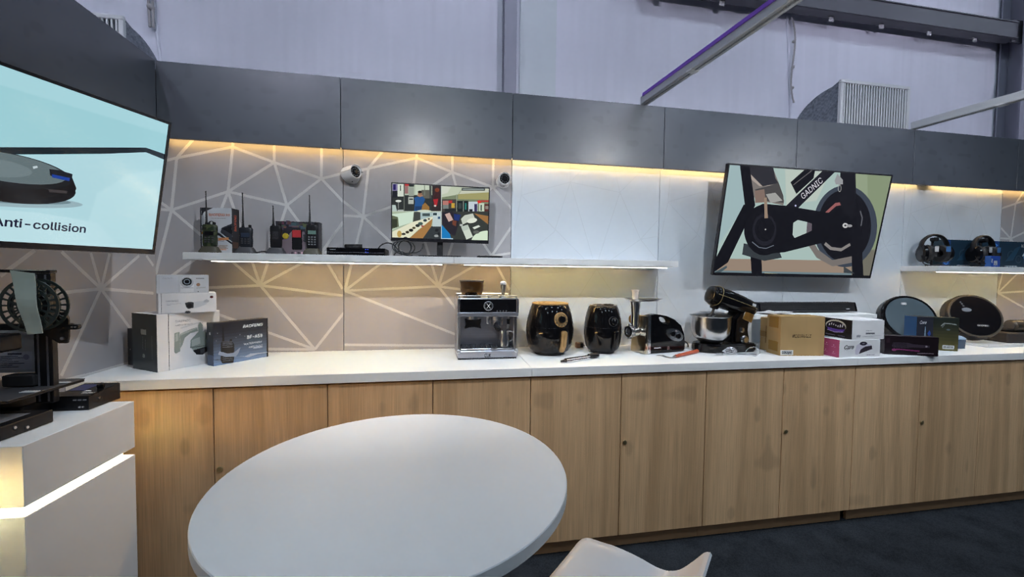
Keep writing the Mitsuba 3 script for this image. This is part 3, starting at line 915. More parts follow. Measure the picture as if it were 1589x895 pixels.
# lower left view: counter seen along its length
R_(120, 400, 655, 700, (168, 182, 158)); Q([(120, 430), (360, 400), (345, 515), (200, 560), (120, 600)], S(206, 226, 206)); Q([(120, 440), (190, 460), (200, 560), (120, 590)], S(96, 104, 80)); R_(130, 480, 180, 570, (54, 60, 44))
Q([(360, 405), (430, 400), (430, 500), (350, 520)], S(66, 70, 66)); Q([(430, 400), (560, 410), (560, 450), (430, 490)], S(168, 190, 190)); R_(450, 420, 530, 450, (70, 84, 84)); Q(ellpx(470, 396, 78, 14), S(206, 216, 196))
Q([(120, 620), (350, 510), (560, 455), (560, 480), (400, 600), (300, 695), (120, 695)], S(226, 226, 198)); Q([(560, 475), (545, 560), (450, 695), (300, 695), (420, 590)], S(166, 122, 70)); Q([(545, 560), (655, 520), (655, 695), (450, 695)], S(52, 58, 60))
for (x, y, rx, ry, c) in ((330, 600, 24, 16, (30, 30, 26)), (290, 620, 20, 14, (60, 54, 40)), (400, 550, 24, 16, (40, 46, 44)), (430, 530, 26, 18, (70, 90, 84)), (360, 575, 18, 12, (80, 72, 50)), (480, 495, 20, 14, (44, 60, 70)), (250, 640, 22, 12, (46, 46, 40)), (205, 640, 24, 36, (190, 160, 90)), (270, 680, 20, 10, (50, 50, 48)), (450, 555, 14, 8, (160, 60, 60)), (520, 480, 12, 8, (60, 50, 44))):
    Q(ellpx(x, y, rx, ry), S(*c))
R_(560, 405, 655, 560, (190, 206, 206)); R_(565, 415, 605, 440, (40, 60, 66)); R_(615, 455, 640, 480, (60, 90, 120)); Q(ellpx(605, 600, 20, 16), S(30, 32, 34)); Q(ellpx(600, 660, 24, 14), S(150, 156, 156)); Q(ellpx(625, 640, 10, 20), S(30, 34, 36))
# upper right view
R_(655, 120, 1170, 400, (120, 132, 104)); Q([(655, 125), (900, 120), (830, 220), (655, 250)], S(190, 200, 176)); Q([(655, 125), (760, 130), (720, 200), (655, 220)], S(206, 212, 196)); Q([(900, 120), (1170, 140), (1170, 200), (840, 215)], S(196, 200, 180)); Q([(830, 215), (1170, 195), (1170, 275), (830, 268)], S(160, 156, 104))
R_(870, 148, 1118, 178, (36, 46, 46)); R_(880, 157, 1108, 169, (150, 160, 156)); R_(655, 270, 812, 400, (70, 66, 62)); R_(668, 285, 730, 330, (180, 120, 110)); R_(730, 282, 770, 312, (180, 52, 48)); R_(760, 310, 795, 362, (196, 160, 60)); R_(670, 330, 730, 372, (120, 128, 124)); R_(690, 370, 810, 400, (36, 40, 42))
R_(812, 215, 820, 410, (150, 160, 140)); R_(820, 285, 940, 405, (26, 34, 34)); R_(905, 310, 920, 380, (40, 130, 120)); R_(835, 310, 870, 370, (56, 66, 66)); R_(884, 290, 892, 405, (140, 150, 140)); R_(942, 295, 1040, 400, (196, 206, 214)); R_(1005, 320, 1035, 410, (60, 52, 90)); R_(950, 375, 985, 405, (30, 36, 40)); Q([(1032, 285), (1066, 278), (1085, 330), (1062, 338)], S(214, 50, 40)); R_(1072, 280, 1165, 300, (176, 60, 50)); R_(1055, 310, 1110, 415, (196, 208, 186)); R_(1072, 330, 1084, 392, (40, 56, 50)); R_(1112, 320, 1165, 430, (84, 44, 40)); R_(1120, 340, 1165, 375, (140, 130, 120))
# lower right view
R_(648, 400, 1170, 710, (54, 58, 54)); Q([(648, 530), (745, 640), (760, 700), (648, 700)], S(26, 122, 186)); R_(655, 685, 778, 700, (170, 200, 214)); Q([(655, 410), (760, 400), (860, 440), (800, 660), (745, 640), (655, 520)], S(40, 36, 44)); Q([(690, 430), (740, 412), (780, 490), (730, 510)], S(200, 170, 160)); Q([(785, 425), (860, 435), (840, 500), (790, 490)], S(30, 52, 110)); Q([(770, 490), (815, 500), (810, 560), (770, 540)], S(110, 62, 46))
Q([(862, 480), (900, 440), (990, 420), (1010, 470), (920, 520), (880, 540)], S(196, 204, 190)); Q([(862, 560), (935, 540), (990, 670), (920, 700)], S(206, 216, 200)); Q([(862, 560), (935, 540), (945, 590), (880, 610)], S(184, 196, 184)); Q([(1000, 420), (1160, 450), (1160, 545)], S(156, 112, 64)); Q(ellpx(980, 497, 55, 26, -12), S(224, 230, 214)); Q([(985, 570), (1050, 545), (1070, 560), (1005, 590)], S(214, 222, 210)); Q(ellpx(1100, 690, 130, 80, -18), S(214, 232, 206)); Q(ellpx(1025, 620, 34, 18), S(96, 100, 94)); R_(850, 535, 880, 555, (190, 196, 190))
R_(650, 120, 657, 700, (196, 206, 200)); R_(120, 396, 655, 401, (200, 210, 196))
put_print(k, 'screen', p, M((0, -0.001, 0)), emit=True)

# ================================================================== PLINTH AND 3-D PRINTER (left)
PLR = -2.23
wd, g = 0.40, 0.024


def plinth(x, y, label):
    """display plinth with a glowing slot on three sides; (x, y) is its near right corner"""
    k = thing('display_plinth', label, 'plinth', M((x, y, 0), rz=PLR))
    part(k, 'lower_block', box2(-wd, 0, 0, wd, 0.0, 0.831, 0.0015), white_lam)
    part(k, 'core', box2(-wd + 0.03, -0.03, 0.03, wd - 0.03, 0.8311, 0.8579), white_lam)
    part(k, 'upper_block', box2(-wd, 0, 0, wd, 0.858, 1.03, 0.0015), white_lam)
    part(k, 'light_slot', cat(box2(-wd + g, -g, g, g + 0.004, 0.833, 0.856), box2(-g - 0.004, -g, g + 0.005, wd - g, 0.833, 0.856), box2(-wd + g, -g, wd - g - 0.004, wd - g, 0.833, 0.856)), white_plastic, emit=[LED_PLINTH * c for c in LED], label='glowing warm white slot')


plinth(-1.1117, 1.3354, 'white display plinth with a glowing warm slot around it, at the left edge')
plinth(-1.137, 0.72, 'white display plinth added out of view at the left for the warm light of its slot')  # added, unseen: its slot warms the first plinth's front

# printer: local frame on the plinth top, x to the right along the plinth front, y to the back
PT = 1.0305
PRN = M((-1.1117, 1.3354, PT), rz=PLR)
k = thing('printer', 'black open-frame 3D printer with a taped filament spool on the white plinth', '3D printer', PRN)
pinv = np.linalg.inv(PRN)


def pl(x, y, yloc):
    """pixel ray met with the printer's local plane y = yloc -> local (x, z)"""
    o = PRN @ np.array([0, yloc, 0, 1])
    mm = PRN.copy()
    mm[:3, 3] = o[:3]
    return on_plane(mm, x, y)


# base box, nearest the visitor
part(k, 'base', box2(-0.42, -0.087, 0.036, 0.195, 0.0004, 0.040, 0.003), black_satin)
part(k, 'base_label', box2(-0.27, -0.12, 0.07, 0.16, 0.0401, 0.0407), mid_grey)
for y, z in ((0.075, 0.026), (0.110, 0.014)):
    part(k, 'bolt', cyl(0.0042, 0.004, (-0.0855, y, z), 'x', 14), steel)
part(k, 'rail', box2(-0.34, -0.30, 0.04, 0.39, 0.0405, 0.080, 0.002), black_satin)
part(k, 'rear_base', box2(-0.42, -0.195, 0.215, 0.385, 0.0004, 0.045, 0.003), black_satin)
# screen box with dial, turned towards the aisle
SB = M((0, 0, 0.0))
sb = lambda mm, to=I4: mm.copy().apply_transform(SB @ to)
part(k, 'screen_box', sb(loft([np.array([(x, y, z) for (y, z) in ((0.305, 0.0004), (0.440, 0.0004), (0.440, 0.058), (0.305, 0.046))]) for x in (-0.188, -0.074)])), black_satin)
tl = M((-0.131, 0.305, 0.0468)) @ M(rx=5.1)
part(k, 'display_bezel', sb(box(0.110, 0.130, 0.002, (0.0, 0.067, 0.001)), tl), black_gloss)
part(k, 'display', sb(box(0.052, 0.060, 0.0012, (-0.022, 0.085, 0.0026)), tl), pr('lcd_blue', (0.020, 0.030, 0.11), 0.3))
part(k, 'dial', sb(cyl(0.0115, 0.014, (0.032, 0.085, 0.009), 'z', 28, 0.002), tl), black_gloss)
tx = meshkit.text_mesh('Ender', 0.0105, 0.0006, True)
tx.apply_transform(tl @ M((0.012, 0.026, 0.0022)))
part(k, 'lettering', sb(tx), paper_white)
em = prism([(0, 0), (0.018, 0.002), (0.03, 0.0), (0.024, 0.009), (0.012, 0.013), (0.002, 0.008), (0.009, 0.006)], 0.0006)
em.apply_transform(tl @ M((0.002, 0.044, 0.0022)))
part(k, 'emblem', sb(em), paper_white)
for dx, dz in ((-0.10, 0.012), (-0.09, 0.012)):
    part(k, 'bolt', cyl(0.0032, 0.004, (dx, 0.3035, dz), 'y', 14), steel)
part(k, 'bolt', cyl(0.0036, 0.004, (-0.0725, 0.345, 0.030), 'x', 14), steel)
for dx in (-0.115, -0.1, -0.085):
    part(k, 'connector', box(0.009, 0.004, 0.004, (dx, 0.3035, 0.036)), mid_grey)
# print bed
part(k, 'bed_carriage', box2(-0.40, -0.16, 0.12, 0.30, 0.0805, 0.0895, 0.002), black_satin)
part(k, 'print_bed', box2(-0.42, -0.115, 0.09, 0.345, 0.090, 0.098, 0.002), black_satin)
part(k, 'bed_plate', box2(-0.418, -0.114, 0.088, 0.345, 0.0982, 0.1012, 0.001), dark_grey)
part(k, 'bed_clip', box2(-0.155, -0.112, 0.165, 0.185, 0.1015, 0.1045, 0.001), light_grey)
part(k, 'bed_clip', box2(-0.150, -0.112, 0.275, 0.290, 0.1015, 0.1045, 0.001), light_grey)
# uprights, cross bars
for x in (-0.158, -0.42):
    u = part(k, 'upright', box2(x - 0.026, x + 0.026, 0.249, 0.271, 0.045, 0.470, 0.002), black_satin)
    part(u, 'groove', cat(box2(x - 0.016, x - 0.010, 0.2483, 0.250, 0.05, 0.465), box2(x + 0.010, x + 0.016, 0.2483, 0.250, 0.05, 0.465)), steel_dark)
part(k, 'top_bar', box2(-0.45, -0.131, 0.249, 0.275, 0.4705, 0.480, 0.002), black_satin)
part(k, 'gantry_bar', box2(-0.42, -0.060, 0.225, 0.243, 0.288, 0.308, 0.002), black_satin)
br = prism(Polygon([(-0.125, 0.278), (-0.085, 0.250), (-0.066, 0.250), (-0.062, 0.270), (-0.062, 0.322), (-0.068, 0.342), (-0.088, 0.342), (-0.125, 0.305)]).buffer(0.004), 0.006)
br.apply_transform(XZ)
br.apply_translation([0, 0.224, 0])
g_ = part(k, 'gantry_plate', br, black_satin)
for x, z in ((-0.074, 0.331), (-0.074, 0.262)):
    part(g_, 'wheel_bolt', cyl(0.005, 0.005, (x, 0.2155, z), 'y', 16), steel)
part(k, 'belt_end', prism(rrect(0.044, 0.016, 0.0075, (-0.047, 0.299)), 0.012).apply_transform(M((0, 0.2235, 0)) @ XZ), black_satin)
for x in (-0.042, -0.033):
    part(k, 'bolt', cyl(0.0028, 0.003, (x, 0.2105, 0.299), 'y', 12), steel)
part(k, 'lead_screw', bar((-0.18, 0.262, 0.06), (-0.18, 0.262, 0.47), 0.004, 8), steel)
# pale plate with a label behind the gantry
part(k, 'rear_plate', box2(-0.36, -0.166, 0.280, 0.286, 0.140, 0.30, 0.001), light_grey)
q = Print()
q.rect(-0.330, 0.150, -0.215, 0.210, S(190, 192, 205))
for i in range(7):
    q.rect(-0.32, 0.194 - i * 0.006, -0.255 + 0.02 * math.sin(i * 2.1), 0.1965 - i * 0.006, S(90, 92, 110))
q.rect(-0.285, 0.2, -0.245, 0.205, S(60, 60, 80))
q.ell(-0.232, 0.192, 0.009, 0.009, S(140, 140, 165))
put_print(k, 'rating_label', q, M((0, 0.2795, 0)))
part(k, 'power_unit', box2(-0.265, -0.175, 0.235, 0.28, 0.1045, 0.140, 0.003), black_matt)
# extruder with fan
part(k, 'print_head', box2(-0.31, -0.168, 0.120, 0.200, 0.232, 0.284, 0.006), black_satin)
part(k, 'warning_sticker', box2(-0.196, -0.174, 0.1192, 0.1200, 0.238, 0.252), pr('sticker_yellow', (0.5, 0.42, 0.02), 0.5))
part(k, 'fan', cyl(0.022, 0.014, (-0.222, 0.112, 0.259), 'y', 28, 0.002), dark_grey)
part(k, 'red_button', cyl(0.010, 0.012, (-0.245, 0.13, 0.290), 'y', 20, 0.002), red_flat)
part(k, 'cable_bundle', tube([(-0.40, 0.20, 0.30), (-0.34, 0.14, 0.22), (-0.28, 0.14, 0.15), (-0.22, 0.17, 0.118)], 0.022, 10, 24), black_matt)

# filament spool hanging in front of the frame
sc_x, sc_z = pl(46, 474, 0.165)
SPL = PRN @ M((sc_x, 0.185, sc_z))
k2 = thing('filament_spool', 'dark greenish filament spool with square holes on the 3D printer', 'spool', SPL)
R0 = 0.0815


part(k, 'spool_holder', bar((sc_x, 0.160, sc_z), (sc_x, 0.2485, sc_z), 0.0118, 16), black_satin)


def flange():
    g = Polygon(ellpx(0, 0, R0, R0, n=64))
    holes = []
    for r0, r1, n in ((0.057, 0.073, 22), (0.034, 0.050, 15)):
        for i in range(n):
            a0, a1 = (i + 0.14) / n * 2 * np.pi, (i + 0.86) / n * 2 * np.pi
            aa = np.linspace(a0, a1, 4)
            holes.append(Polygon([(r0 * math.cos(t), r0 * math.sin(t)) for t in aa] + [(r1 * math.cos(t), r1 * math.sin(t)) for t in aa[::-1]]))
    holes.append(Polygon(ellpx(0, 0, 0.014, 0.014, n=32)))
    for hh in holes:
        g = g.difference(hh)
    mm = prism(g, 0.003)
    mm.apply_transform(XZ)
    return mm


part(k2, 'front_flange', flange().apply_translation([0, -0.02, 0]), spool_m)
part(k2, 'rear_flange', flange().apply_translation([0, 0.014, 0]), spool_m)
rg = lathe([(0.0125, -0.016), (0.030, -0.016), (0.030, 0.008), (0.0125, 0.008), (0.0125, -0.016)], 40)
rg.apply_transform(M(rx=90))
rg.apply_translation([0, 0.005, 0])
part(k2, 'hub', rg, black_matt)
fl = lathe([(0.031, -0.021), (0.034, -0.021), (0.034, 0.010), (0.031, 0.010)], 48)
fl.apply_transform(M(rx=90))
fl.apply_translation([0, 0.006, 0])
part(k2, 'filament', fl, black_satin)
# masking tape strip
a0, a1, b0, b1 = [np.array(pl(*q_, 0.156)) for q_ in ((16, 419), (54, 424), (43, 519), (67, 517))]
ring_ = []
for t in np.linspace(0, 1, 10):
    l = a0 * (1 - t) + b0 * t
    r = a1 * (1 - t) ** 1.0 + b1 * t
    bow = -0.004 * math.sin(math.pi * t) + 0.002 * math.sin(9 * t)
    ring_.append([(l[0], 0.154 + bow, l[1]), (r[0], 0.154 + bow, r[1]), (r[0], 0.1555 + bow, r[1]), (l[0], 0.1555 + bow, l[1])])
tp = loft(ring_)
tp2 = box(0.05, 0.045, 0.0012, (float(a0[0] + a1[0]) / 2, 0.176, float(a0[1]) + 0.0), 0.0002)
place['masking_tape'] = PRN
mono('masking_tape', cat(tp, tp2), masking_tape, 'greenish white strip of masking tape stuck down over the filament spool', 'tape', PRN)

# ================================================================== PRODUCT BOXES AT THE LEFT
def box_frame(F, R, z):
    """frame at the box's lower front corner F: x along the front edge towards R, y to the back"""
    d = np.array(R, float)[:2] - np.array(F, float)[:2]
    return M((F[0], F[1], z), rz=math.degrees(math.atan2(d[1], d[0]))), float(np.linalg.norm(d))


def carton(name, label, cat_, m, w, d, h, body, front=None, left=None, right=None, top=None, group=None, b=0.0012):
    k = thing(name, label, cat_, m, group)
    part(k, 'body', box2(0, w, 0, d, 0.0004, h, b), body)
    if front:
        put_print(k, 'front_print', front, M((0, -0.0003, 0)))
    if left:
        put_print(k, 'side_print', left, M((-0.0003, d, 0), rz=-90))
    if right:
        put_print(k, 'side_print', right, M((w + 0.0003, 0, 0), rz=90))
    if top:
        put_print(k, 'top_print', top, M((0, 0, h + 0.0003), rx=-90))
    return k


box_black = pr('box_black', (0.018, 0.019, 0.022), 0.4)
box_white = pr('box_white', (0.70, 0.70, 0.715), 0.45)
# small dark box at the very left
carton('carton', 'small dark box standing in the left corner behind the large dome camera box', 'box', M((-1.535, 2.395, CT), rz=-30), 0.075, 0.06, 0.185, box_black,
       front=Print().rect(0, 0, 0.075, 0.185, S(28, 29, 32)).rect(0.045, 0.14, 0.068, 0.165, S(120, 125, 122)).rect(0.05, 0.146, 0.062, 0.16, S(30, 32, 34)).ell(0.02, 0.08, 0.004, 0.004, S(120, 120, 110)))
# large dome camera box
F = at_z(244.6, 578, CT)
R = at_z(342, 560, CT)
m, w = box_frame(F, R, CT)
h = at_y(242.6, 488.4, F[1])[2] - CT
d = 0.205
GR = lambda v: S(v, v, v)
p = Print()
p.line([(0.048, 0.0), (0.048, h)], 0.0022, S(70, 72, 78))
p.text('GADNIC', 0.075, h - 0.045, 0.011, S(120, 122, 130), width=0.070)
p.text('AURINC SECURITY X3 VIDEO', 0.075, h - 0.062, 0.0065, S(70, 72, 80), width=0.125)
sx = w / 0.30
X_ = lambda x: (x - 265) / (705 - 265) * (w - 0.048) + 0.048
Z_ = lambda y: h - (y - 372) / (835 - 372) * h
dc, dl, dd = S(128, 140, 138), S(160, 170, 168), S(86, 96, 96)
p.poly([(X_(358), Z_(492)), (X_(510), Z_(462)), (X_(512), Z_(472)), (X_(362), Z_(505))], S(196, 200, 204))
p.poly([(X_(310), Z_(535)), (X_(350), Z_(528)), (X_(354), Z_(690)), (X_(316), Z_(706)), (X_(306), Z_(690))], dc)
p.poly([(X_(318), Z_(540)), (X_(338), Z_(536)), (X_(340), Z_(600)), (X_(318), Z_(606))], dl)
p.poly([(X_(352), Z_(545)), (X_(430), Z_(520)), (X_(500), Z_(505)), (X_(505), Z_(540)), (X_(440), Z_(550)), (X_(395), Z_(580)), (X_(372), Z_(640)), (X_(354), Z_(668))], dc)
p.poly([(X_(352), Z_(545)), (X_(500), Z_(506)), (X_(500), Z_(516)), (X_(356), Z_(560))], dl)
p.poly([(X_(506), Z_(490)), (X_(524), Z_(460)), (X_(546), Z_(488)), (X_(548), Z_(560)), (X_(508), Z_(560))], dc)
p.poly([(X_(500), Z_(550)), (X_(560), Z_(545)), (X_(600), Z_(580)), (X_(604), Z_(680)), (X_(560), Z_(700)), (X_(470), Z_(702)), (X_(436), Z_(670)), (X_(440), Z_(610)), (X_(476), Z_(575))], dc)
p.poly([(X_(450), Z_(610)), (X_(520), Z_(590)), (X_(525), Z_(650)), (X_(450), Z_(665))], dl)
p.poly([(X_(458), Z_(700)), (X_(604), Z_(680)), (X_(590), Z_(725)), (X_(540), Z_(748)), (X_(490), Z_(740))], S(24, 26, 30))
p.poly([(X_(520), Z_(700)), (X_(560), Z_(694)), (X_(560), Z_(735)), (X_(525), Z_(738))], S(60, 64, 70))
p.line([(X_(436), Z_(672)), (X_(606), Z_(676))], 0.004, dd)
q = Print()
q.rect(0.0, 0.0, d, h, S(40, 48, 50))
q.rect(0.075, h - 0.10, 0.12, h - 0.075, S(130, 136, 132))
q.ell(0.095, 0.07, 0.010, 0.010, S(110, 118, 112))
q.line([(0.09, 0.1), (0.09, h - 0.11)], 0.002, S(84, 92, 92))
q.line([(0.165, 0.06), (0.165, h - 0.1)], 0.006, S(58, 64, 66))
q.line([(0.11, 0.09), (0.11, h - 0.12)], 0.0012, S(100, 106, 106))
carton('carton', 'large white box printed with a grey dome camera, bottom of the stack at the left', 'box', m, w, d, h, box_white, front=p, left=q)
dome_top = CT + h
mdome = m.copy()

# bullet camera box (middle of the stack)
def onbox(px_F, px_R, zb, inset):
    """place a box on the dome box: lower front corner on the pixel ray, on the height zb"""
    return None


def stacked(name, label, zb, lx, ly, rz, w, d, h, front, left):
    mm = mdome @ M((lx, ly, 0), rz=rz)
    mm[2, 3] = zb
    return carton(name, label, 'box', mm, w, d, h, box_white, front=front, left=left)


w2, h2, d2 = 0.225, 0.098, 0.125
p = Print()
p.line([(0.012, 0), (0.012, h2)], 0.0015, S(90, 92, 100))
p.text('GADNIC', 0.028, h2 - 0.042, 0.008, S(140, 142, 150), width=0.048)
p.line([(0.028, h2 - 0.052), (0.085, h2 - 0.050)], 0.0012, S(150, 152, 160))
p.line([(0.028, h2 - 0.058), (0.045, h2 - 0.057)], 0.0012, S(120, 122, 130))
p.poly([(0.135, 0.022), (0.155, 0.026), (0.185, 0.040), (0.186, 0.058), (0.135, 0.054)], S(200, 203, 208))
p.poly([(0.100, 0.050), (0.122, 0.054), (0.134, 0.050), (0.133, 0.024), (0.112, 0.020), (0.104, 0.030)], S(50, 52, 56))
p.ell(0.118, 0.035, 0.010, 0.011, S(26, 26, 30))
p.poly([(0.172, 0.050), (0.190, 0.048), (0.198, 0.056), (0.186, 0.066), (0.176, 0.060)], S(176, 180, 186))
p.ell(0.206, h2 - 0.022, 0.007, 0.006, S(74, 40, 44))
p.ell(0.110, 0.004, 0.011, 0.006, S(54, 56, 60))
q = Print()
q.rect(0, 0, d2, h2, S(176, 178, 188))
q.ell(0.075, h2 * 0.52, 0.010, 0.009, S(66, 48, 56))
for i in range(5):
    q.rect(0.030, 0.030 + i * 0.008, 0.040, 0.035 + i * 0.008, S(60, 60, 66))
stacked('carton', 'white box printed with a bullet camera, middle of the stack at the left', dome_top + 0.0003, 0.02, 0.025, -27.0, w2, d2, h2, p, q)
w3, h3, d3 = 0.200, 0.088, 0.10
p = Print()
p.rect(0, 0, w3, h3, S(196, 199, 204))
p.rect(0.012, 0.004, 0.080, h3 - 0.004, S(202, 205, 212))
p.poly([(0.088, 0.004), (0.140, 0.004), (0.140, 0.06), (0.128, 0.080), (0.100, 0.080), (0.088, 0.06)], S(214, 216, 220))
p.ell(0.114, 0.052, 0.026, 0.027, S(176, 180, 186))
p.ell(0.114, 0.055, 0.019, 0.019, S(28, 30, 36))
p.ell(0.114, 0.055, 0.013, 0.013, S(120, 130, 140))
p.ell(0.114, 0.055, 0.009, 0.009, S(14, 15, 20))
p.line([(0.090, 0.024), (0.138, 0.024)], 0.002, S(150, 154, 160))
p.text('GADNIC', 0.022, h3 - 0.020, 0.007, S(170, 172, 180), width=0.04)
p.rect(0.150, h3 - 0.020, 0.182, h3 - 0.014, S(150, 152, 158))
p.ell(0.158, 0.040, 0.008, 0.008, S(150, 120, 100))
p.line([(0.150, 0.024), (0.188, 0.026)], 0.007, S(180, 182, 184))
p.ell(0.157, 0.006, 0.003, 0.002, S(60, 70, 80))
q = Print()
q.rect(0, 0, d3, h3, S(150, 138, 122))
q.ell(0.05, 0.05, 0.026, 0.014, S(120, 90, 66))
q.line([(0.03, 0.02), (0.07, 0.03), (0.06, 0.05)], 0.006, S(70, 60, 56))
stacked('carton', 'small white box printed with a round camera lens, top of the stack at the left', dome_top + h2 + 0.0006, 0.020, 0.035, -30.0, w3, d3, h3, p, q)

# blue-black radio box
F = at_z(331.5, 568.2, CT)
R = at_z(416, 553, CT)
m, w = box_frame(F, R, CT)
h = at_y(331.7, 501.5, F[1])[2] - CT
p = Print()
n = 14
for i in range(n):
    t = i / (n - 1)
    c = np.array(S(104, 132, 170)) * (1 - t) ** 2.4 + np.array(S(14, 20, 36)) * (1 - (1 - t) ** 2)
    p.rect(0, h * i / n, w, h * (i + 1) / n, c)
p.rect(w * 0.97, 0, w, h, S(14, 18, 26))
u = lambda x: (x - 660) / (1078 - 660) * w
v = lambda x, y: (790 - (x - 660) * 0.176 - y) / (790 - 455) * h     # rectified rows of the print
p.text('BAOFENG', u(872), v(872, 478), 0.015, S(232, 236, 240), width=u(1030) - u(872), bold=True, shear=0.25)
p.text('BF-A58', u(905), v(905, 568), 0.018, S(220, 226, 234), width=u(1030) - u(905), bold=True)
p.text('WATERPROOF', u(880), v(880, 620), 0.0095, S(190, 200, 214), width=u(1030) - u(880), bold=True)
p.text('ANTI DUST', u(918), v(918, 645), 0.0095, S(190, 200, 214), width=u(1030) - u(918), bold=True)
p.rect(u(955), v(955, 650), u(1030), v(955, 638), S(150, 164, 184))
p.poly([(u(720), v(720, 600)), (u(724), v(724, 470)), (u(732), v(732, 470)), (u(738), v(738, 600))], S(12, 16, 24))
p.poly([(u(708), v(708, 745)), (u(712), v(712, 605)), (u(722), v(722, 592)), (u(795), v(795, 592)), (u(808), v(808, 615)), (u(808), v(808, 700)), (u(800), v(800, 765)), (u(720), v(720, 768))], S(16, 19, 26))
p.rect(u(775), v(780, 600), u(792), v(780, 575), S(18, 20, 28))
for yy in (600, 612, 624, 640, 720, 735, 750):
    p.line([(u(722), v(722, yy)), (u(796), v(796, yy - 6))], 0.0022, S(96, 106, 122))
p.poly([(u(690), v(690, 700)), (u(700), v(700, 672)), (u(760), v(760, 690)), (u(800), v(800, 684)), (u(830), v(830, 660)), (u(856), v(856, 636)), (u(840), v(840, 680)), (u(820), v(820, 715)), (u(740), v(740, 715))], S(128, 142, 166))
p.poly([(u(845), v(845, 712)), (u(890), v(890, 712)), (u(930), v(930, 690)), (u(990), v(990, 684)), (u(1070), v(1070, 676)), (u(1072), v(1072, 682)), (u(990), v(990, 694)), (u(910), v(910, 722))], S(150, 166, 190))
p.line([(u(665), v(665, 740)), (u(715), v(715, 738))], 0.003, S(30, 40, 60))
for (x, y) in ((680, 590), (850, 535), (890, 545), (820, 560), (900, 620), (690, 530)):
    p.ell(u(x), v(x, y), 0.0016, 0.0016, S(170, 184, 204))
carton('carton', 'blue black box printed with a handheld radio in splashing water', 'box', m, w, 0.055, h, box_black, front=p, left=Print().rect(0, 0, 0.055, h, S(34, 40, 52)).rect(0.0, 0.0, 0.055, h * 0.25, S(56, 70, 96)).rect(0.02, h * 0.72, 0.032, h * 0.78, S(160, 166, 176)))

# ================================================================== ON THE LEFT WALL SHELF
SHF = 2.415     # just behind the shelf's front edge


def zx(x, y, Y):
    p_ = at_y(x, y, Y)
    return p_[0], p_[2]


def radio(name, label, m, bodym, w, h, ant, kind, antm=None):
    """handheld radio standing in its charging cradle; local origin on the shelf"""
    k = thing(name, label, 'radio', m)
    t = 0.034
    cr = loft([superring(0, 0, 0.0003, 0.046, 0.036, 32, 5), superring(0, 0, 0.008, 0.046, 0.036, 32, 5), superring(0, 0.003, 0.030, 0.034, 0.028, 32, 4), superring(0, 0.003, 0.034, 0.032, 0.026, 32, 4)])
    part(k, 'cradle', cr, khaki if kind in ('camo', 'display') else dark_grey, smooth=35)
    z0 = 0.0345
    sec = []
    for f, a in ((0.0, 0.80), (0.03, 0.94), (0.30, 0.98), (0.55, 0.92), (0.80, 1.0), (0.95, 0.98), (1.0, 0.82)):
        sec.append(superring(0, 0.003, z0 + h * f, w / 2 * a, t / 2 * (0.9 if f in (0.0, 1.0) else 1.0), 32, 4))
    b_ = part(k, 'body', loft(sec), bodym, smooth=35)
    yf = 0.003 - t / 2
    part(k, 'knob', cyl(0.0075, 0.014, (w * 0.28, 0.003, z0 + h + 0.0075), 'z', 18, 0.0015), black_satin)
    part(k, 'aerial_base', cyl(0.007, 0.010, (-w * 0.22, 0.003, z0 + h + 0.0052), 'z', 18, 0.001), black_satin)
    part(k, 'aerial', tube([(-w * 0.22, 0.003, z0 + h + 0.0105), (-w * 0.22, 0.003, z0 + h + ant * 0.45), (-w * 0.22 - 0.001, 0.003, z0 + h + ant * 0.93), (-w * 0.22 - 0.001, 0.003, z0 + h + ant)], [0.0056, 0.0034, 0.0024, 0.0034], 10), black_matt, smooth=True)
    if kind == 'display':
        part(k, 'display', box2(-w * 0.33, w * 0.33, yf - 0.0016, yf + 0.003, z0 + h * 0.60, z0 + h * 0.76, 0.0006), pr('lcd_green', (0.12, 0.20, 0.17), 0.3) if 'm_lcd_green' not in scene else 'm_lcd_green')
        rows, z1 = 4, z0 + h * 0.48
    elif kind == 'camo':
        part(k, 'display', box2(-w * 0.30, w * 0.30, yf - 0.0016, yf + 0.003, z0 + h * 0.50, z0 + h * 0.68, 0.0006), screen_off)
        part(k, 'orange_button', box2(-w / 2 - 0.001, -w / 2 + 0.006, -0.006, 0.010, z0 + h * 0.56, z0 + h * 0.66, 0.001), pr('orange_plastic', (0.55, 0.20, 0.03), 0.4) if 'm_orange_plastic' not in scene else 'm_orange_plastic')
        rows, z1 = 3, z0 + h * 0.40
    elif kind == 'blue':
        part(k, 'display', box2(-w * 0.32, w * 0.32, yf - 0.0016, yf + 0.003, z0 + h * 0.50, z0 + h * 0.72, 0.0006), pr('lcd_navy', (0.025, 0.035, 0.06), 0.2))
        rows, z1 = 3, z0 + h * 0.40
    else:
        part(k, 'speaker_grille', cat(*[box2(-w * 0.25, w * 0.25, yf - 0.0012, yf + 0.003, z0 + h * (0.40 + 0.06 * i), z0 + h * (0.42 + 0.06 * i)) for i in range(6)]), dark_grey)
        rows, z1 = 0, 0
    for r in range(rows):
        for c_ in range(3):
            part(k, 'key', box((w * 0.15), 0.003, h * 0.055, ((c_ - 1) * w * 0.24, yf - 0.0006, z1 - r * h * 0.105), 0.0006), mid_grey if kind == 'display' else dark_grey)
    return k


def camo_fn(p, n, uv):
    a = mikit.noise(p.x * 60, p.y * 60, p.z * 60)
    b_ = mikit.noise(p.x * 75 + 9, p.y * 75, p.z * 75)
    c = mikit.mix(mi.Color3f(0.014, 0.026, 0.012), mi.Color3f(0.045, 0.055, 0.022), mikit.smoothstep(0.52, 0.58, a))
    return mikit.mix(c, mi.Color3f(0.012, 0.012, 0.010), mikit.smoothstep(0.58, 0.62, b_))


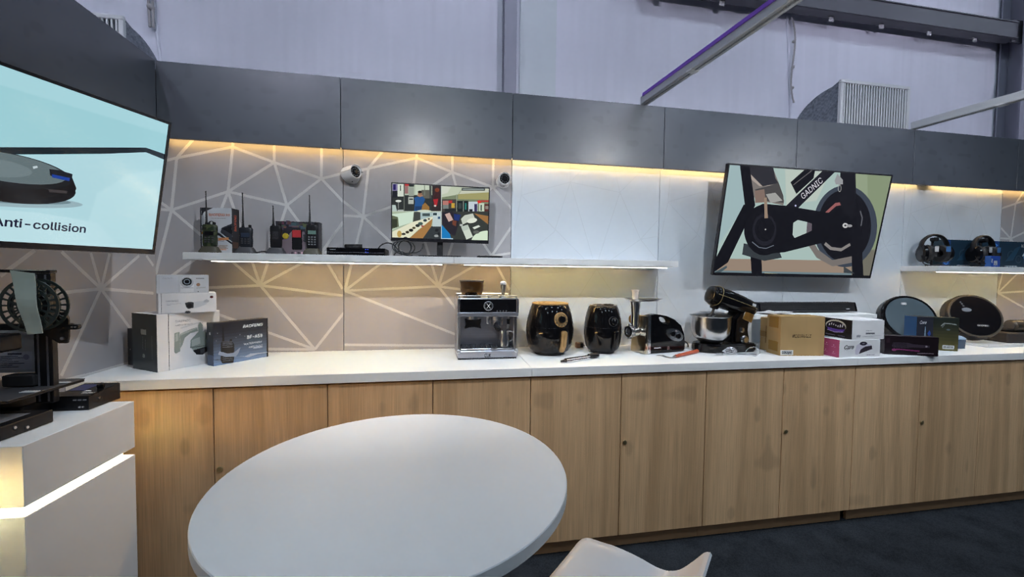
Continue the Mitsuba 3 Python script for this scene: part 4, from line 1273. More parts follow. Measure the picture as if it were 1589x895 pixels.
camo = pr('camouflage', mikit.proc(camo_fn), 0.4)
Yr = 2.46
x1 = zx(325, 385, Yr)[0]
radio('handheld_radio', 'camouflage handheld radio in its cradle in front of the white and orange box', M((x1 + 0.003, Yr, SH), rz=8), camo, 0.068, 0.115, 0.175, 'camo')
x2 = zx(382, 385, Yr)[0]
radio('handheld_radio', 'dark handheld radio with a small display, right of the white and orange box', M((x2, Yr, SH), rz=8), pr('radio_navy', (0.010, 0.012, 0.018), 0.4), 0.064, 0.105, 0.185, 'blue')
x3 = zx(428.5, 385, Yr)[0]
k = radio('handheld_radio', 'plain black handheld radio in its cradle, left of the window box', M((x3, Yr, SH), rz=6), black_satin, 0.058, 0.118, 0.110, 'plain')
part(k, 'cradle_cable', tube([(-0.045, 0.0, 0.008), (-0.065, 0.004, 0.012), (-0.085, 0.0, 0.007), (-0.10, 0.01, 0.005)], 0.004, 8, 16), black_matt)
x4 = zx(485, 385, Yr)[0]
radio('handheld_radio', 'black handheld radio with a keypad and green display, in front of the window box', M((x4, Yr, SH), rz=4), black_satin, 0.062, 0.128, 0.165, 'display')

# white and orange radio box
Yb = 2.53
xa, xb = zx(311.5, 380, Yb)[0], zx(364, 380, Yb)[0]
w = xb - xa
h = zx(340, 323, Yb)[1] - SH
p = Print()
p.rect(0, 0, w, h, S(206, 208, 212))
p.rect(0, 0, 0.006, h, S(40, 40, 44))
p.poly([(0.006, h), (0.068, h), (0.045, h - 0.012), (0.022, h - 0.022), (0.008, h - 0.045)], S(44, 46, 50))
p.text('BAOFENG', 0.045, h - 0.045, 0.014, S(196, 110, 74), width=0.085, bold=True)
p.text('X9', w - 0.032, h - 0.045, 0.013, S(196, 110, 74), width=0.022, bold=True)
p.line([(0.06, h - 0.056), (w - 0.03, h - 0.056)], 0.003, S(170, 160, 156))
p.poly([(w, h * 0.66), (w - 0.055, h * 0.56), (w - 0.06, h * 0.46), (w, h * 0.26)], S(56, 58, 66))
p.poly([(w, h * 0.62), (w - 0.05, h * 0.54), (w, h * 0.42)], S(30, 32, 38))
p.poly([(0.04, h * 0.34), (0.095, h * 0.46), (w, h * 0.24), (w, h * 0.20), (0.095, h * 0.40), (0.05, h * 0.30)], S(36, 38, 44))
p.ell(0.058, h * 0.64, 0.018, 0.018, S(38, 40, 46))
p.ell(0.064, h * 0.645, 0.010, 0.014, S(206, 206, 206), rot=30)
p.line([(0.094, h * 0.31), (0.15, h * 0.33)], 0.014, S(206, 140, 96))
p.line([(0.094, h * 0.27), (0.125, h * 0.27)], 0.004, S(150, 150, 150))
for i in range(4):
    p.line([(0.094, h * (0.17 - 0.028 * i)), (0.145 - 0.008 * (i % 2), h * (0.17 - 0.028 * i))], 0.005, S(214, 160, 130) if i == 3 else S(176, 160, 150))
q = Print()
q.rect(0, 0, 0.07, h, S(40, 40, 44))
q.text('BAOFENG', 0.045, h * 0.50, 0.020, S(170, 70, 44), width=h * 0.36, bold=True, rot=90)
q.rect(0.012, h * 0.12, 0.06, h * 0.26, S(80, 56, 44))
carton('carton', 'white, orange and black radio box standing on the wall shelf', 'box', M((xa, Yb, SH), rz=-8), w * 0.98, 0.07, h, box_white, front=p, right=q)
# window box with a radio inside
xa, xb = zx(428, 380, 2.54)[0], zx(496, 380, 2.54)[0]
w, h = xb - xa, zx(460, 344, 2.54)[1] - SH
p = Print()
p.rect(0, 0, w, h, S(44, 42, 50))
for i in range(26):
    p.rect(*(lambda a, b_: (a, b_, a + 0.012 + 0.02 * RNG.random(), b_ + 0.008 + 0.014 * RNG.random()))(0.004 + (w - 0.04) * RNG.random(), h * 0.72 + h * 0.2 * RNG.random()), S(*[(int(60 + 50 * RNG.random())), int(52 + 40 * RNG.random()), int(56 + 44 * RNG.random())]))
p.poly([(0.03, 0), (0.03, h * 0.42), (w * 0.28, h * 0.55), (w * 0.36, h * 0.70), (w * 0.66, h * 0.70), (w * 0.70, h * 0.55), (w * 0.74, h * 0.42), (w * 0.74, 0)], S(120, 108, 116))
for i in range(6):
    p.ell(w * (0.38 + 0.075 * i), h * 0.06, 0.006, 0.006, S(206, 170, 180) if i % 2 else S(70, 60, 70))
k = carton('carton', 'dark window box with a red and black radio inside, standing on the wall shelf', 'box', M((xa, 2.54, SH), rz=-3), w, 0.055, h, box_black, front=p)
part(k, 'boxed_radio', box2(w * 0.385, w * 0.615, -0.012, -0.0012, 0.030, h * 0.76, 0.004), black_satin)
part(k, 'boxed_radio_face', box2(w * 0.40, w * 0.60, -0.0145, -0.0122, h * 0.52, h * 0.74, 0.001), red_flat)
part(k, 'boxed_belt_clip', box2(w * 0.645, w * 0.74, -0.010, -0.0012, h * 0.40, h * 0.62, 0.003), dark_grey)
part(k, 'yellow_disc', cyl(0.0165, 0.006, (w * 0.235, -0.0045, h * 0.56), 'y', 28, 0.001), pr('yellow_plastic', (0.46, 0.34, 0.035), 0.4))

# video recorder with a coiled cable
xa, xb = zx(508, 388, 2.47)[0], zx(598, 390, 2.47)[0]
k = thing('video_recorder', 'flat black video recorder with two blue lights on the wall shelf', 'recorder', M(((xa + xb) / 2, 2.53, SH), rz=-1))
w = xb - xa
hz = 0.042
part(k, 'case', box2(-w / 2, w / 2, -0.07, 0.11, 0.003, hz, 0.003), black_satin)
part(k, 'front_panel', box2(-w / 2, w / 2, -0.0735, -0.0705, 0.003, hz, 0.001), black_gloss)
part(k, 'panel_line', box2(-w / 2 + 0.002, w / 2 - 0.002, -0.0742, -0.0736, 0.0155, 0.0170), mid_grey)
part(k, 'maker_plate', box2(-w / 2 + 0.015, -w / 2 + 0.047, -0.0742, -0.0736, 0.030, 0.034), mid_grey)
for dx, dz in ((0.052, 0.030), (0.064, 0.030), (0.052, 0.016), (0.064, 0.014)):
    part(k, 'blue_light', box(0.006, 0.001, 0.005, (dx, -0.0743, dz + 0.004)), screen_off, emit=S(60, 90, 255))
for sx_ in (-1, 1):
    for y in (-0.05, 0.09):
        part(k, 'foot', cyl(0.008, 0.0028, (sx_ * (w / 2 - 0.02), y, 0.0016), 'z', 14), black_matt)
coil = []
for t in np.linspace(0, 2 * np.pi * 3.3, 90):
    coil.append((-0.03 + 0.046 * math.cos(t), 0.005 + 0.030 * math.sin(t), hz + 0.005 + 0.0018 * t / 2))
mono('cable_coil', tube(coil, 0.0036, 8), black_matt, 'small coil of black cable lying on the video recorder', 'cable', M(((xa + xb) / 2, 2.53, SH)))
cx_ = zx(628, 388, 2.50)[0]
pts = []
for t in np.linspace(0, 2 * np.pi * 2.6, 70):
    r_ = 0.050 + 0.010 * math.sin(0.7 * t)
    pts.append((r_ * math.cos(t) + 0.003 * t / 3 - 0.01, 0.004 + 0.016 * math.sin(1.3 * t), 0.052 + 0.040 * math.sin(t)))
arc = [(-0.145, 0.0, 0.040), (-0.12, -0.005, 0.066), (-0.085, -0.005, 0.074), (-0.055, 0, 0.060), (-0.030, 0.0, 0.030), (0.01, 0.0, 0.006), (0.03, 0.004, 0.010)]
arc2 = [(-0.02, 0.01, 0.010), (0.02, 0.015, 0.020), (0.07, 0.02, 0.026), (0.10, 0.03, 0.05), (0.104, 0.035, 0.076)]
k = thing('monitor_cable', 'tangle of black cables between the video recorder and the small monitor', 'cable', M((cx_ + 0.001, 2.462, SH)))
part(k, 'loops', tube(pts, 0.0032, 8), black_matt)
part(k, 'lead', tube(arc, 0.0032, 8, 30), black_matt)
part(k, 'lead', tube(arc2, 0.0032, 8, 24), black_matt)
part(k, 'lead', tube([(-0.06, 0.02, 0.006), (0.0, -0.01, 0.02), (0.03, -0.012, 0.008), (0.045, 0.0, 0.006)], 0.0032, 8, 24), black_matt)
xq = zx(760, 396, 2.47)[0]
k = thing('remote_control', 'thin black remote control lying on the shelf right of the small monitor', 'remote', M((xq, 2.47, SH), rz=2))
part(k, 'case', box(0.150, 0.040, 0.011, (0, 0, 0.006), 0.003), black_satin)
part(k, 'keypad', box(0.09, 0.026, 0.001, (0.015, 0, 0.0121)), dark_grey)


# ================================================================== SECURITY CAMERAS ON THE WALL
def cctv(label, base_px, aim, scale=1.0, ln=1.0):
    p_ = at_y(*base_px, YW - 0.0)
    k = thing('security_camera', label, 'camera', M((p_[0], YW, p_[2])))
    s_ = scale
    part(k, 'base', cyl(0.036 * s_, 0.016, (0, -0.0083, 0), 'y', 36, 0.003), white_gloss, smooth=35)
    for a in (40, 160, 280):
        part(k, 'screw', cyl(0.003, 0.002, (0.026 * s_ * math.cos(math.radians(a)), -0.0172, 0.026 * s_ * math.sin(math.radians(a))), 'y', 12), dark_grey)
    aim = np.array(aim, float)
    aim /= np.linalg.norm(aim)
    part(k, 'bracket', tube([(0, -0.016, 0), (0, -0.035, 0), np.array([0, -0.045, 0]) + aim * 0.01], 0.014 * s_, 14), white_gloss, smooth=True)
    # barrel frame: local -z of the lathe points along aim
    ctr_ = np.array([0, -0.052, 0.006])
    A = trimesh.geometry.align_vectors([0, 0, 1], aim)
    A[:3, 3] = ctr_
    r = 0.030 * s_
    tr = lambda mm: mm.apply_transform(A @ np.diag([1, 1, ln, 1.0]))
    part(k, 'barrel', tr(lathe([(0, -0.045), (r * 0.8, -0.045), (r, -0.036), (r, 0.050), (r * 0.96, 0.055), (r * 0.86, 0.055), (r * 0.84, 0.047), (0, 0.047)], 40)), white_gloss, smooth=35)
    part(k, 'glass', tr(lathe([(0, 0.0472), (r * 0.83, 0.0472), (r * 0.83, 0.0490), (0, 0.0490)], 36)), black_gloss)
    part(k, 'lens', tr(lathe([(0, 0.0492), (r * 0.30, 0.0492), (r * 0.28, 0.0530), (0, 0.0545)], 24)), screen_off, smooth=40)
    for i in range(10):
        a = i * 2 * math.pi / 10
        part(k, 'infrared_lamp', tr(cyl(r * 0.085, 0.0016, (r * 0.58 * math.cos(a), r * 0.58 * math.sin(a), 0.0499), 'z', 10)), mid_grey)
    sun = lathe([(r * 1.02, -0.03), (r * 1.08, -0.03), (r * 1.08, 0.062), (r * 1.02, 0.062), (r * 1.02, -0.03)], 40)
    keep = sun.triangles_center[:, 0] * A[2, 0] + sun.triangles_center[:, 1] * A[2, 1] > 0.15 * r
    sun.update_faces(keep)
    part(k, 'sun_shield', tr(sun), white_gloss)
    return k


cctv('white bullet camera on the wall left of the small monitor', (546, 274), (0.74, -0.66, 0.10), 1.3, 0.95)
cctv('white bullet camera on the wall right of the small monitor', (780, 282.5), (0.0, -1.0, -0.06), 1.2, 0.6)

# ================================================================== ESPRESSO MACHINE
k = thing('espresso_machine', 'steel espresso machine with a bean hopper and milk jug on the worktop', 'coffee machine', M((0.2855, 2.30, CT)))
part(k, 'drip_base', box2(-0.172, 0.172, -0.005, 0.30, 0.008, 0.050, 0.006), brushed)
part(k, 'foot_plinth', box2(-0.165, 0.165, 0.003, 0.29, 0.0004, 0.008), black_matt)
g_ = part(k, 'drip_tray', box2(-0.150, 0.150, 0.004, 0.150, 0.0502, 0.060, 0.003), steel)
for i in range(11):
    part(g_, 'grate_bar', box2(-0.140 + i * 0.028 - 0.005, -0.140 + i * 0.028 + 0.005, 0.012, 0.140, 0.0602, 0.0625), dark_grey)
part(k, 'back_panel', box2(-0.150, 0.150, 0.150, 0.29, 0.0505, 0.240, 0.002), brushed)
for sx_ in (-1, 1):
    part(k, 'side_panel', box2(sx_ * 0.160 - 0.009, sx_ * 0.160 + 0.009, 0.02, 0.295, 0.0505, 0.240, 0.003), steel)
    part(k, 'side_bolt', cat(cyl(0.012, 0.014, (sx_ * 0.163, -0.004, 0.046), 'y', 20, 0.003), cyl(0.010, 0.012, (sx_ * 0.163, -0.004, 0.258), 'y', 20, 0.003)), chrome, smooth=30)
part(k, 'head', box2(-0.170, 0.170, -0.010, 0.295, 0.2405, 0.345, 0.006), steel)
part(k, 'head_strip', box2(-0.171, 0.171, -0.016, -0.0105, 0.243, 0.266, 0.002), brushed)
part(k, 'front_glass', box2(-0.156, 0.158, -0.014, -0.0105, 0.2675, 0.338, 0.001), black_gloss)
part(k, 'head_corner', cat(box2(-0.172, -0.158, -0.017, -0.0105, 0.262, 0.345, 0.003), box2(0.159, 0.173, -0.017, -0.0105, 0.262, 0.345, 0.003)), chrome)
gk = part(k, 'pressure_gauge', cyl(0.027, 0.006, (0, -0.0175, 0.302), 'y', 40, 0.0015), chrome, smooth=30)
part(gk, 'gauge_face', cyl(0.0215, 0.001, (0, -0.0212, 0.302), 'y', 36), black_gloss)
for i in range(12):
    a = i * math.pi / 6
    part(gk, 'gauge_tick', box(0.0014, 0.0008, 0.004, (0, 0, 0)).apply_transform(M((0.0185 * math.cos(a), -0.0221, 0.302 + 0.0185 * math.sin(a)), ry=-math.degrees(a) + 90)), paper_white)
for a in (38, -38):
    part(gk, 'gauge_hand', box(0.0036, 0.0008, 0.034).apply_transform(M((0, -0.0224, 0.302), ry=a)), paper_white)
part(k, 'buttons', cat(*[cyl(0.004, 0.003, (0.05 + 0.017 * i, -0.0155, 0.2735), 'y', 14) for i in range(4)]), mid_grey)
part(k, 'cup_rail', cat(bar((-0.165, 0.0, 0.357), (0.165, 0.0, 0.357), 0.003, 8), bar((-0.165, 0.28, 0.357), (0.165, 0.28, 0.357), 0.003, 8), *[bar((x, y, 0.345), (x, y, 0.357), 0.003, 8) for x in (-0.16, 0, 0.16) for y in (0.0, 0.28)]), chrome)
hp = part(k, 'hopper_shell', lathe([(0.050, 0.354), (0.058, 0.362), (0.067, 0.385), (0.069, 0.436), (0.0665, 0.436), (0.0645, 0.386), (0.056, 0.364), (0.049, 0.356), (0.050, 0.354)], 40).apply_translation((-0.084, 0.09, 0)), smoked, smooth=40)
part(k, 'hopper_collar', cyl(0.052, 0.010, (-0.084, 0.09, 0.3505), 'z', 36, 0.002), dark_grey)
part(k, 'hopper_lid', cyl(0.071, 0.007, (-0.084, 0.09, 0.4397), 'z', 40, 0.002), dark_grey)
part(k, 'coffee_beans', cat(*[trimesh.creation.icosphere(subdivisions=1, radius=0.007).apply_transform(np.diag([1.2, .8, .8, 1])).apply_translation((-0.084 + 0.030 * math.cos(i * 2.4) * ((i % 5) / 4), 0.09 + 0.030 * math.sin(i * 2.4) * ((i % 5) / 4), 0.363 + 0.003 * (i % 3))) for i in range(26)]), pr('coffee', (0.03, 0.014, 0.007), 0.4), kind='stuff', smooth=True)
part(k, 'tamper', lathe([(0, 0.3455), (0.028, 0.3455), (0.026, 0.352), (0.012, 0.358), (0.010, 0.370), (0.0165, 0.412), (0.0165, 0.418), (0, 0.418)], 32).apply_translation((0.098, 0.08, 0)), steel, smooth=40)
part(k, 'tamper_knob', lathe([(0, 0.4182), (0.0168, 0.4182), (0.0195, 0.424), (0.018, 0.433), (0.009, 0.439), (0, 0.440)], 32).apply_translation((0.098, 0.08, 0)), white_gloss, smooth=40)
part(k, 'bean_outlet', cat(cyl(0.043, 0.020, (-0.078, 0.07, 0.2302), 'z', 36, 0.002)), chrome, smooth=30)
cr = Polygon([(-0.045, 0.0), (0.045, 0.0), (0.045, 0.006), (0.040, 0.030), (0.046, 0.052), (0.026, 0.046), (0, 0.042), (-0.026, 0.046), (-0.046, 0.052), (-0.040, 0.030), (-0.045, 0.006)])
cm = prism(cr, 0.045)
cm.apply_transform(M(rx=-90))
part(k, 'portafilter_cradle', cm.apply_translation((-0.078, 0.045, 0.2195)), black_satin)
part(k, 'group_head', cyl(0.036, 0.030, (0.062, 0.07, 0.2252), 'z', 36, 0.003), chrome, smooth=30)
pf = part(k, 'portafilter', cyl(0.034, 0.024, (0.062, 0.07, 0.197), 'z', 36, 0.002), chrome, smooth=30)
part(pf, 'spout', cat(cyl(0.010, 0.022, (0.052, 0.065, 0.173), 'z', 16, 0.002), cyl(0.010, 0.022, (0.074, 0.065, 0.173), 'z', 16, 0.002)), chrome, smooth=30)
part(pf, 'handle', tube([(0.055, 0.045, 0.196), (0.045, 0.0, 0.190), (0.052, -0.055, 0.176)], [0.010, 0.013, 0.015], 14, 12), black_satin, smooth=True)
part(k, 'hot_water_tap', tube([(0.005, 0.06, 0.240), (0.005, 0.05, 0.215), (0.003, 0.045, 0.195)], 0.008, 12, 8), chrome, smooth=True)
part(k, 'steam_wand', tube([(0.124, 0.06, 0.240), (0.127, 0.052, 0.215), (0.122, 0.05, 0.185), (0.118, 0.05, 0.165)], 0.005, 10, 16), chrome, smooth=True)
part(k, 'steam_grip', cyl(0.009, 0.03, (0.126, 0.052, 0.205), 'z', 16, 0.003), black_satin)
tx = Print()
tx.text('CUK', -0.018, 0.012, 0.021, S(20, 20, 26), width=0.036, bold=True)
put_print(k, 'logo', tx, M((0, -0.0054, 0)))
k = thing('milk_jug', 'small steel milk jug standing on the espresso machine drip tray', 'jug', M((0.2855 + 0.102, 2.30 + 0.055, CT + 0.0627)))
part(k, 'body', lathe([(0, 0), (0.031, 0), (0.033, 0.004), (0.031, 0.035), (0.025, 0.070), (0.027, 0.092), (0.0255, 0.092), (0.0235, 0.070), (0.029, 0.036), (0.031, 0.006), (0, 0.003)], 40), chrome, smooth=40)
part(k, 'handle', tube([(0.026, 0, 0.085), (0.048, 0, 0.082), (0.050, 0, 0.050), (0.034, 0, 0.026)], 0.004, 10, 18), chrome, smooth=True)

# ================================================================== AIR FRYERS
def fryer(label, x, y, s, accent, dialx, gold, slim=1.0):
    k = thing('air_fryer', label, 'air fryer', M((x, y, CT), rz=0))
    H = 0.315 * s
    prof = [(0, 0.012), (0.092, 0.012), (0.110, 0.022), (0.132, 0.070), (0.140, 0.125), (0.137, 0.180), (0.125, 0.240), (0.110, 0.283), (0.104, 0.292), (0.100, 0.294), (0, 0.294)]
    prof = [(r * s * slim, z * s) for r, z in prof]
    pp = np.array(prof[1:-1])
    pp = spline(np.c_[pp, np.zeros(len(pp))], 40)[:, :2]
    part(k, 'body', lathe([(0, 0.012 * s)] + [tuple(q_) for q_ in pp] + [(0, 0.294 * s)], 64), black_gloss, smooth=45)
    part(k, 'foot_ring', cyl(0.088 * s * slim, 0.0118, (0, 0, 0.0062), 'z', 48, 0.001), black_matt)
    if gold:
        part(k, 'rim', lathe([(0.099 * s, 0.2945 * s), (0.108 * s, 0.292 * s), (0.108 * s, 0.299 * s), (0.100 * s, 0.302 * s), (0, 0.3025 * s), (0, 0.2945 * s)], 64), accent, smooth=35)
    else:
        part(k, 'rim', lathe([(0.050 * s, 0.2945 * s), (0.103 * s * slim, 0.293 * s), (0.101 * s * slim, 0.300 * s), (0.060 * s, 0.300 * s), (0.054 * s, 0.2955 * s)], 64), accent, smooth=35)
        part(k, 'air_outlet', box2(0.0, 0.05 * s, -0.045 * s, -0.005, 0.3002 * s, 0.307 * s, 0.002), black_satin)
    # parts on the front follow the belly: radius at height z
    rad = lambda z: float(np.interp(z / s, [q_[1] / s for q_ in prof[1:-1]], [q_[0] / s for q_ in prof[1:-1]])) * s
    zd = 0.212 * s if gold else 0.205 * s
    phi = math.asin(dialx / rad(zd))
    tiltf = math.degrees(math.atan2(rad(zd - 0.02) - rad(zd + 0.02), 0.04))
    D = M(rz=math.degrees(phi)) @ M((0, -rad(zd) + 0.003, zd)) @ M(rx=-tiltf)
    put_ = lambda n_, mm, m_, sm=30: part(k, n_, mm.apply_transform(D), m_, smooth=sm)
    if gold:
        put_('dial_plate', cyl(0.0425 * s, 0.010, (0, -0.002, 0), 'y', 48, 0.002), accent)
        put_('dial_ring', lathe([(0.030 * s, 0), (0.033 * s, 0), (0.033 * s, 0.003), (0.030 * s, 0.003), (0.030 * s, 0)], 40).apply_transform(M((0, -0.0072, 0)) @ M(rx=90)), brass)
        for i in range(7):
            a = math.radians(180 + i * 30)
            put_('dial_mark', cyl(0.0032 * s, 0.001, (0.037 * s * math.cos(a), -0.0077, 0.037 * s * math.sin(a)), 'y', 12), black_matt)
        put_('dial_knob', cyl(0.020 * s, 0.018, (0, -0.0165, 0), 'y', 36, 0.003), black_gloss)
    else:
        put_('dial_ring', lathe([(0.028 * s, 0), (0.031 * s, 0), (0.031 * s, 0.004), (0.028 * s, 0.004), (0.028 * s, 0)], 40).apply_transform(M((0, 0.000, 0)) @ M(rx=90)), dark_grey)
        put_('dial_knob', cyl(0.021 * s, 0.018, (0, -0.010, 0), 'y', 36, 0.003), black_gloss)
        put_('dial_pointer', box(0.003, 0.001, 0.014 * s, (0, -0.0196, 0.008 * s)), light_grey)
    # basket seam and handle
    phi_h = math.asin(min(0.95, (dialx * 1.35) / rad(0.08 * s)))
    sec = []
    for z in np.linspace(0.028 * s, 0.150 * s, 14):
        r = rad(z) + 0.012
        e = 1.0 if 0.035 * s < z < 0.143 * s else 0.55
        c_ = np.array([r * math.sin(phi_h), -r * math.cos(phi_h), z])
        tx_ = np.array([math.cos(phi_h), math.sin(phi_h), 0])
        nx_ = np.array([math.sin(phi_h), -math.cos(phi_h), 0])
        ring = [c_ + tx_ * 0.0175 * s * e * math.cos(t) * (abs(math.cos(t)) ** -0.3 if abs(math.cos(t)) > 0.05 else 1) + nx_ * 0.016 * math.sin(t) for t in np.arange(16) * 2 * np.pi / 16]
        sec.append(ring)
    part(k, 'basket_handle', loft(sec), accent if gold else black_gloss, smooth=50)
    part(k, 'basket_seam', lathe([(rad(0.165 * s) + 0.0003, 0.1645 * s), (rad(0.165 * s) + 0.0012, 0.165 * s), (rad(0.165 * s) + 0.0003, 0.1658 * s)], 64), dark_grey)
    return k


fryer('large black air fryer with a copper rim, dial and handle', 0.683, 2.435, 1.03, copper, 0.030, True)
fryer('smaller all-black air fryer, right of the copper-trimmed one', 1.024, 2.43, 0.985, pr('smoke_gloss', (0.06, 0.055, 0.05), 0.15), 0.022, False, 0.84)

# black serving tongs
a, b_ = at_z(873, 563, CT), at_z(928, 554.5, CT)
dv = b_ - a
L = float(np.linalg.norm(dv[:2]))
k = thing('tongs', 'black and steel kitchen tongs lying in front of the air fryers', 'tongs', M((a[0], a[1], CT), rz=math.degrees(math.atan2(dv[1], dv[0]))))
for s_, z in ((1, 0.006), (-1, 0.017)):
    arm = part(k, 'arm', box2(0.02, L * 0.72, -0.011, 0.011, z - 0.0035, z + 0.0035, 0.002), black_satin)
    part(arm, 'steel_edge', cat(box2(0.02, L * 0.72, -0.0135, -0.0112, z - 0.003, z + 0.003), box2(0.02, L * 0.72, 0.0112, 0.0135, z - 0.003, z + 0.003), box2(L * 0.66, L * 0.71, -0.012, 0.012, z + 0.0036, z + 0.0046)), chrome)
    part(k, 'head', loft([np.stack([np.full(16, xx), ww * np.cos(np.arange(16) * np.pi / 8), z + 0.006 + 0.006 * np.sin(np.arange(16) * np.pi / 8)], 1) for xx, ww in ((L * 0.72, 0.011), (L * 0.80, 0.017), (L * 0.92, 0.022), (L, 0.012))]), black_matt, smooth=50)
part(k, 'pull_loop', tube([(0.02, -0.006, 0.010), (-0.006, -0.006, 0.010), (-0.010, 0.0, 0.010), (-0.006, 0.006, 0.010), (0.02, 0.006, 0.010)], 0.004, 8, 16), black_matt)
# small plug adaptor by the wall
a = at_z(902, 537, CT)
k = thing('plug', 'small brown and black plug standing by the wall between the two air fryers', 'plug', M((0.925, 2.585, CT), rz=10))
part(k, 'body', box2(-0.020, 0.004, -0.018, 0.018, 0.0003, 0.036, 0.003), pr('plug_brown', (0.22, 0.13, 0.08), 0.4))
part(k, 'cap', box2(0.0042, 0.028, -0.016, 0.016, 0.002, 0.034, 0.003), black_satin)
part(k, 'lead', tube([(0.028, 0, 0.018), (0.045, 0.01, 0.012), (0.06, 0.03, 0.006)], 0.003, 8, 10), black_matt)

# ================================================================== MEAT GRINDER
k = thing('meat_grinder', 'black and chrome electric meat grinder with a feed tray', 'meat grinder', M((1.272, 2.316, CT), rz=11))
# body: outline in (x, z), nose plate at x = 0, arched handle on top
gx = lambda x: (x + 0.088) * 1.36
out = [(gx(x), z) for x, z in [(-0.084, 0.006), (-0.088, 0.232), (-0.060, 0.240), (-0.036, 0.243), (0.02, 0.230), (0.070, 0.204), (0.105, 0.166), (0.122, 0.118), (0.130, 0.06), (0.130, 0.016), (0.120, 0.004)]]
hole = Polygon([(gx(x), z) for x, z in [(-0.020, 0.222), (0.012, 0.221), (0.034, 0.207), (0.042, 0.190), (0.028, 0.180), (0.004, 0.188), (-0.016, 0.204)]]).buffer(0.003)
body = Polygon(out).buffer(0.004).buffer(-0.004)
bd = prism(body.intersection(sbox(-1, -1, 1, 0.176)), 0.140, 0.010)
bd.apply_transform(XZ)
bd.apply_translation((0, 0.1405, 0))
hd_ = prism(body.difference(hole).intersection(sbox(-1, 0.165, 1, 1)), 0.050, 0.003)
hd_.apply_transform(XZ)
hd_.apply_translation((0, 0.062, 0))
part(k, 'handle', hd_, black_gloss)
part(k, 'body', bd, black_gloss)
fp = prism(Polygon([(-0.022, 0.002), (0.0, 0.002), (-0.002, 0.236), (-0.012, 0.232)]), 0.140, 0.003)
fp.apply_transform(XZ)
fp.apply_translation((-0.001, 0.1405, 0))
part(k, 'front_plate', fp, mirror_plate)
fr = prism(Polygon([(-0.004, 0.004), (0.016, 0.004), (0.014, 0.240), (-0.006, 0.236)]), 0.004)
fr.apply_transform(XZ)
fr.apply_translation((0, -0.0002, 0))
part(k, 'edge_trim', fr, chrome)
cp_ = M((gx(0.060), -0.001, 0.112)) @ M(ry=20)
part(k, 'control_panel', prism(Polygon(ellpx(0, 0, 0.068, 0.036, n=44)), 0.006).apply_transform(cp_ @ XZ), chrome)
for dx in (-0.026, 0.022):
    part(k, 'dial', cyl(0.017, 0.010, (dx, -0.0115, 0), 'y', 28, 0.002).apply_transform(cp_), black_gloss)
part(k, 'switch', box(0.012, 0.006, 0.012, (-0.003, -0.009, 0.024), 0.002).apply_transform(cp_), mid_grey)
part(k, 'badge', box(0.020, 0.002, 0.020, (0.155, -0.001, 0.030), 0.0006), steel)
part(k, 'indicator_strip', box(0.052, 0.002, 0.006, (0.070, -0.0012, 0.036), 0.0006), white_gloss)
# grinder tube, mouth ring and feed chimney
ax = np.array([-1.0, -0.06, 0.0])
ax /= np.linalg.norm(ax)
c0 = np.array([-0.012, 0.072, 0.135])
A = trimesh.geometry.align_vectors([0, 0, 1], ax)
A[:3, 3] = c0
tr = lambda mm: mm.apply_transform(A)
part(k, 'screw_housing', tr(lathe([(0, -0.003), (0.026, -0.003), (0.026, 0.012), (0.031, 0.022), (0.031, 0.070), (0, 0.070)], 36)), chrome, smooth=35)
part(k, 'ring_nut', tr(lathe([(0.020, 0.060), (0.037, 0.060), (0.039, 0.066), (0.039, 0.082), (0.036, 0.088), (0.022, 0.088), (0.020, 0.084)], 12)), steel)
for a_ in np.arange(6) * np.pi / 3:
    part(k, 'ring_lug', tr(box(0.010, 0.014, 0.024, (0, 0, 0), 0.003).apply_transform(M((0.041 * math.cos(a_), 0.041 * math.sin(a_), 0.074), rz=math.degrees(a_)))), steel)
part(k, 'cutting_plate', tr(cyl(0.0215, 0.004, (0, 0, 0.0825), 'z', 28)), dark_grey)
hubp = c0 + ax * 0.036
part(k, 'feed_chimney', lathe([(0.022, 0.150), (0.024, 0.165), (0.0245, 0.24), (0.030, 0.30), (0.034, 0.318), (0.031, 0.318), (0.027, 0.30), (0.0215, 0.24), (0.0205, 0.150), (0.022, 0.150)], 36).apply_translation((hubp[0], hubp[1], 0)), chrome, smooth=35)
part(k, 'chimney_band', cyl(0.0278, 0.006, (hubp[0], hubp[1], 0.285), 'z', 32, 0.001), steel)
ta = M((hubp[0] + 0.058, hubp[1] + 0.0, 0.322))
tray = loft([superring(0, 0, 0.0, 0.085, 0.062, 44, 2.4), superring(0, 0, 0.004, 0.100, 0.074, 44, 2.4), superring(0, 0, 0.012, 0.110, 0.082, 44, 2.4), superring(0, 0, 0.015, 0.116, 0.086, 44, 2.4), superring(0, 0, 0.0135, 0.116, 0.086, 44, 2.4), superring(0, 0, 0.0115, 0.108, 0.080, 44, 2.4), superring(0, 0, 0.0055, 0.098, 0.072, 44, 2.4), superring(0, 0, 0.003, 0.082, 0.06, 44, 2.4)])
part(k, 'feed_tray', tray.apply_transform(ta), chrome, smooth=40)
part(k, 'pusher', lathe([(0, 0.325), (0.019, 0.325), (0.020, 0.380), (0.024, 0.383), (0.024, 0.392), (0, 0.392)], 28).apply_translation((hubp[0] - 0.002, hubp[1], 0)), cream_plastic, smooth=30)
part(k, 'fixing_knob', lathe([(0, 0), (0.024, 0.0), (0.028, 0.006), (0.028, 0.014), (0, 0.016)], 28).apply_transform(M((-0.026, 0.112, 0.205), rz=-80) @ M(rx=90)), copper)

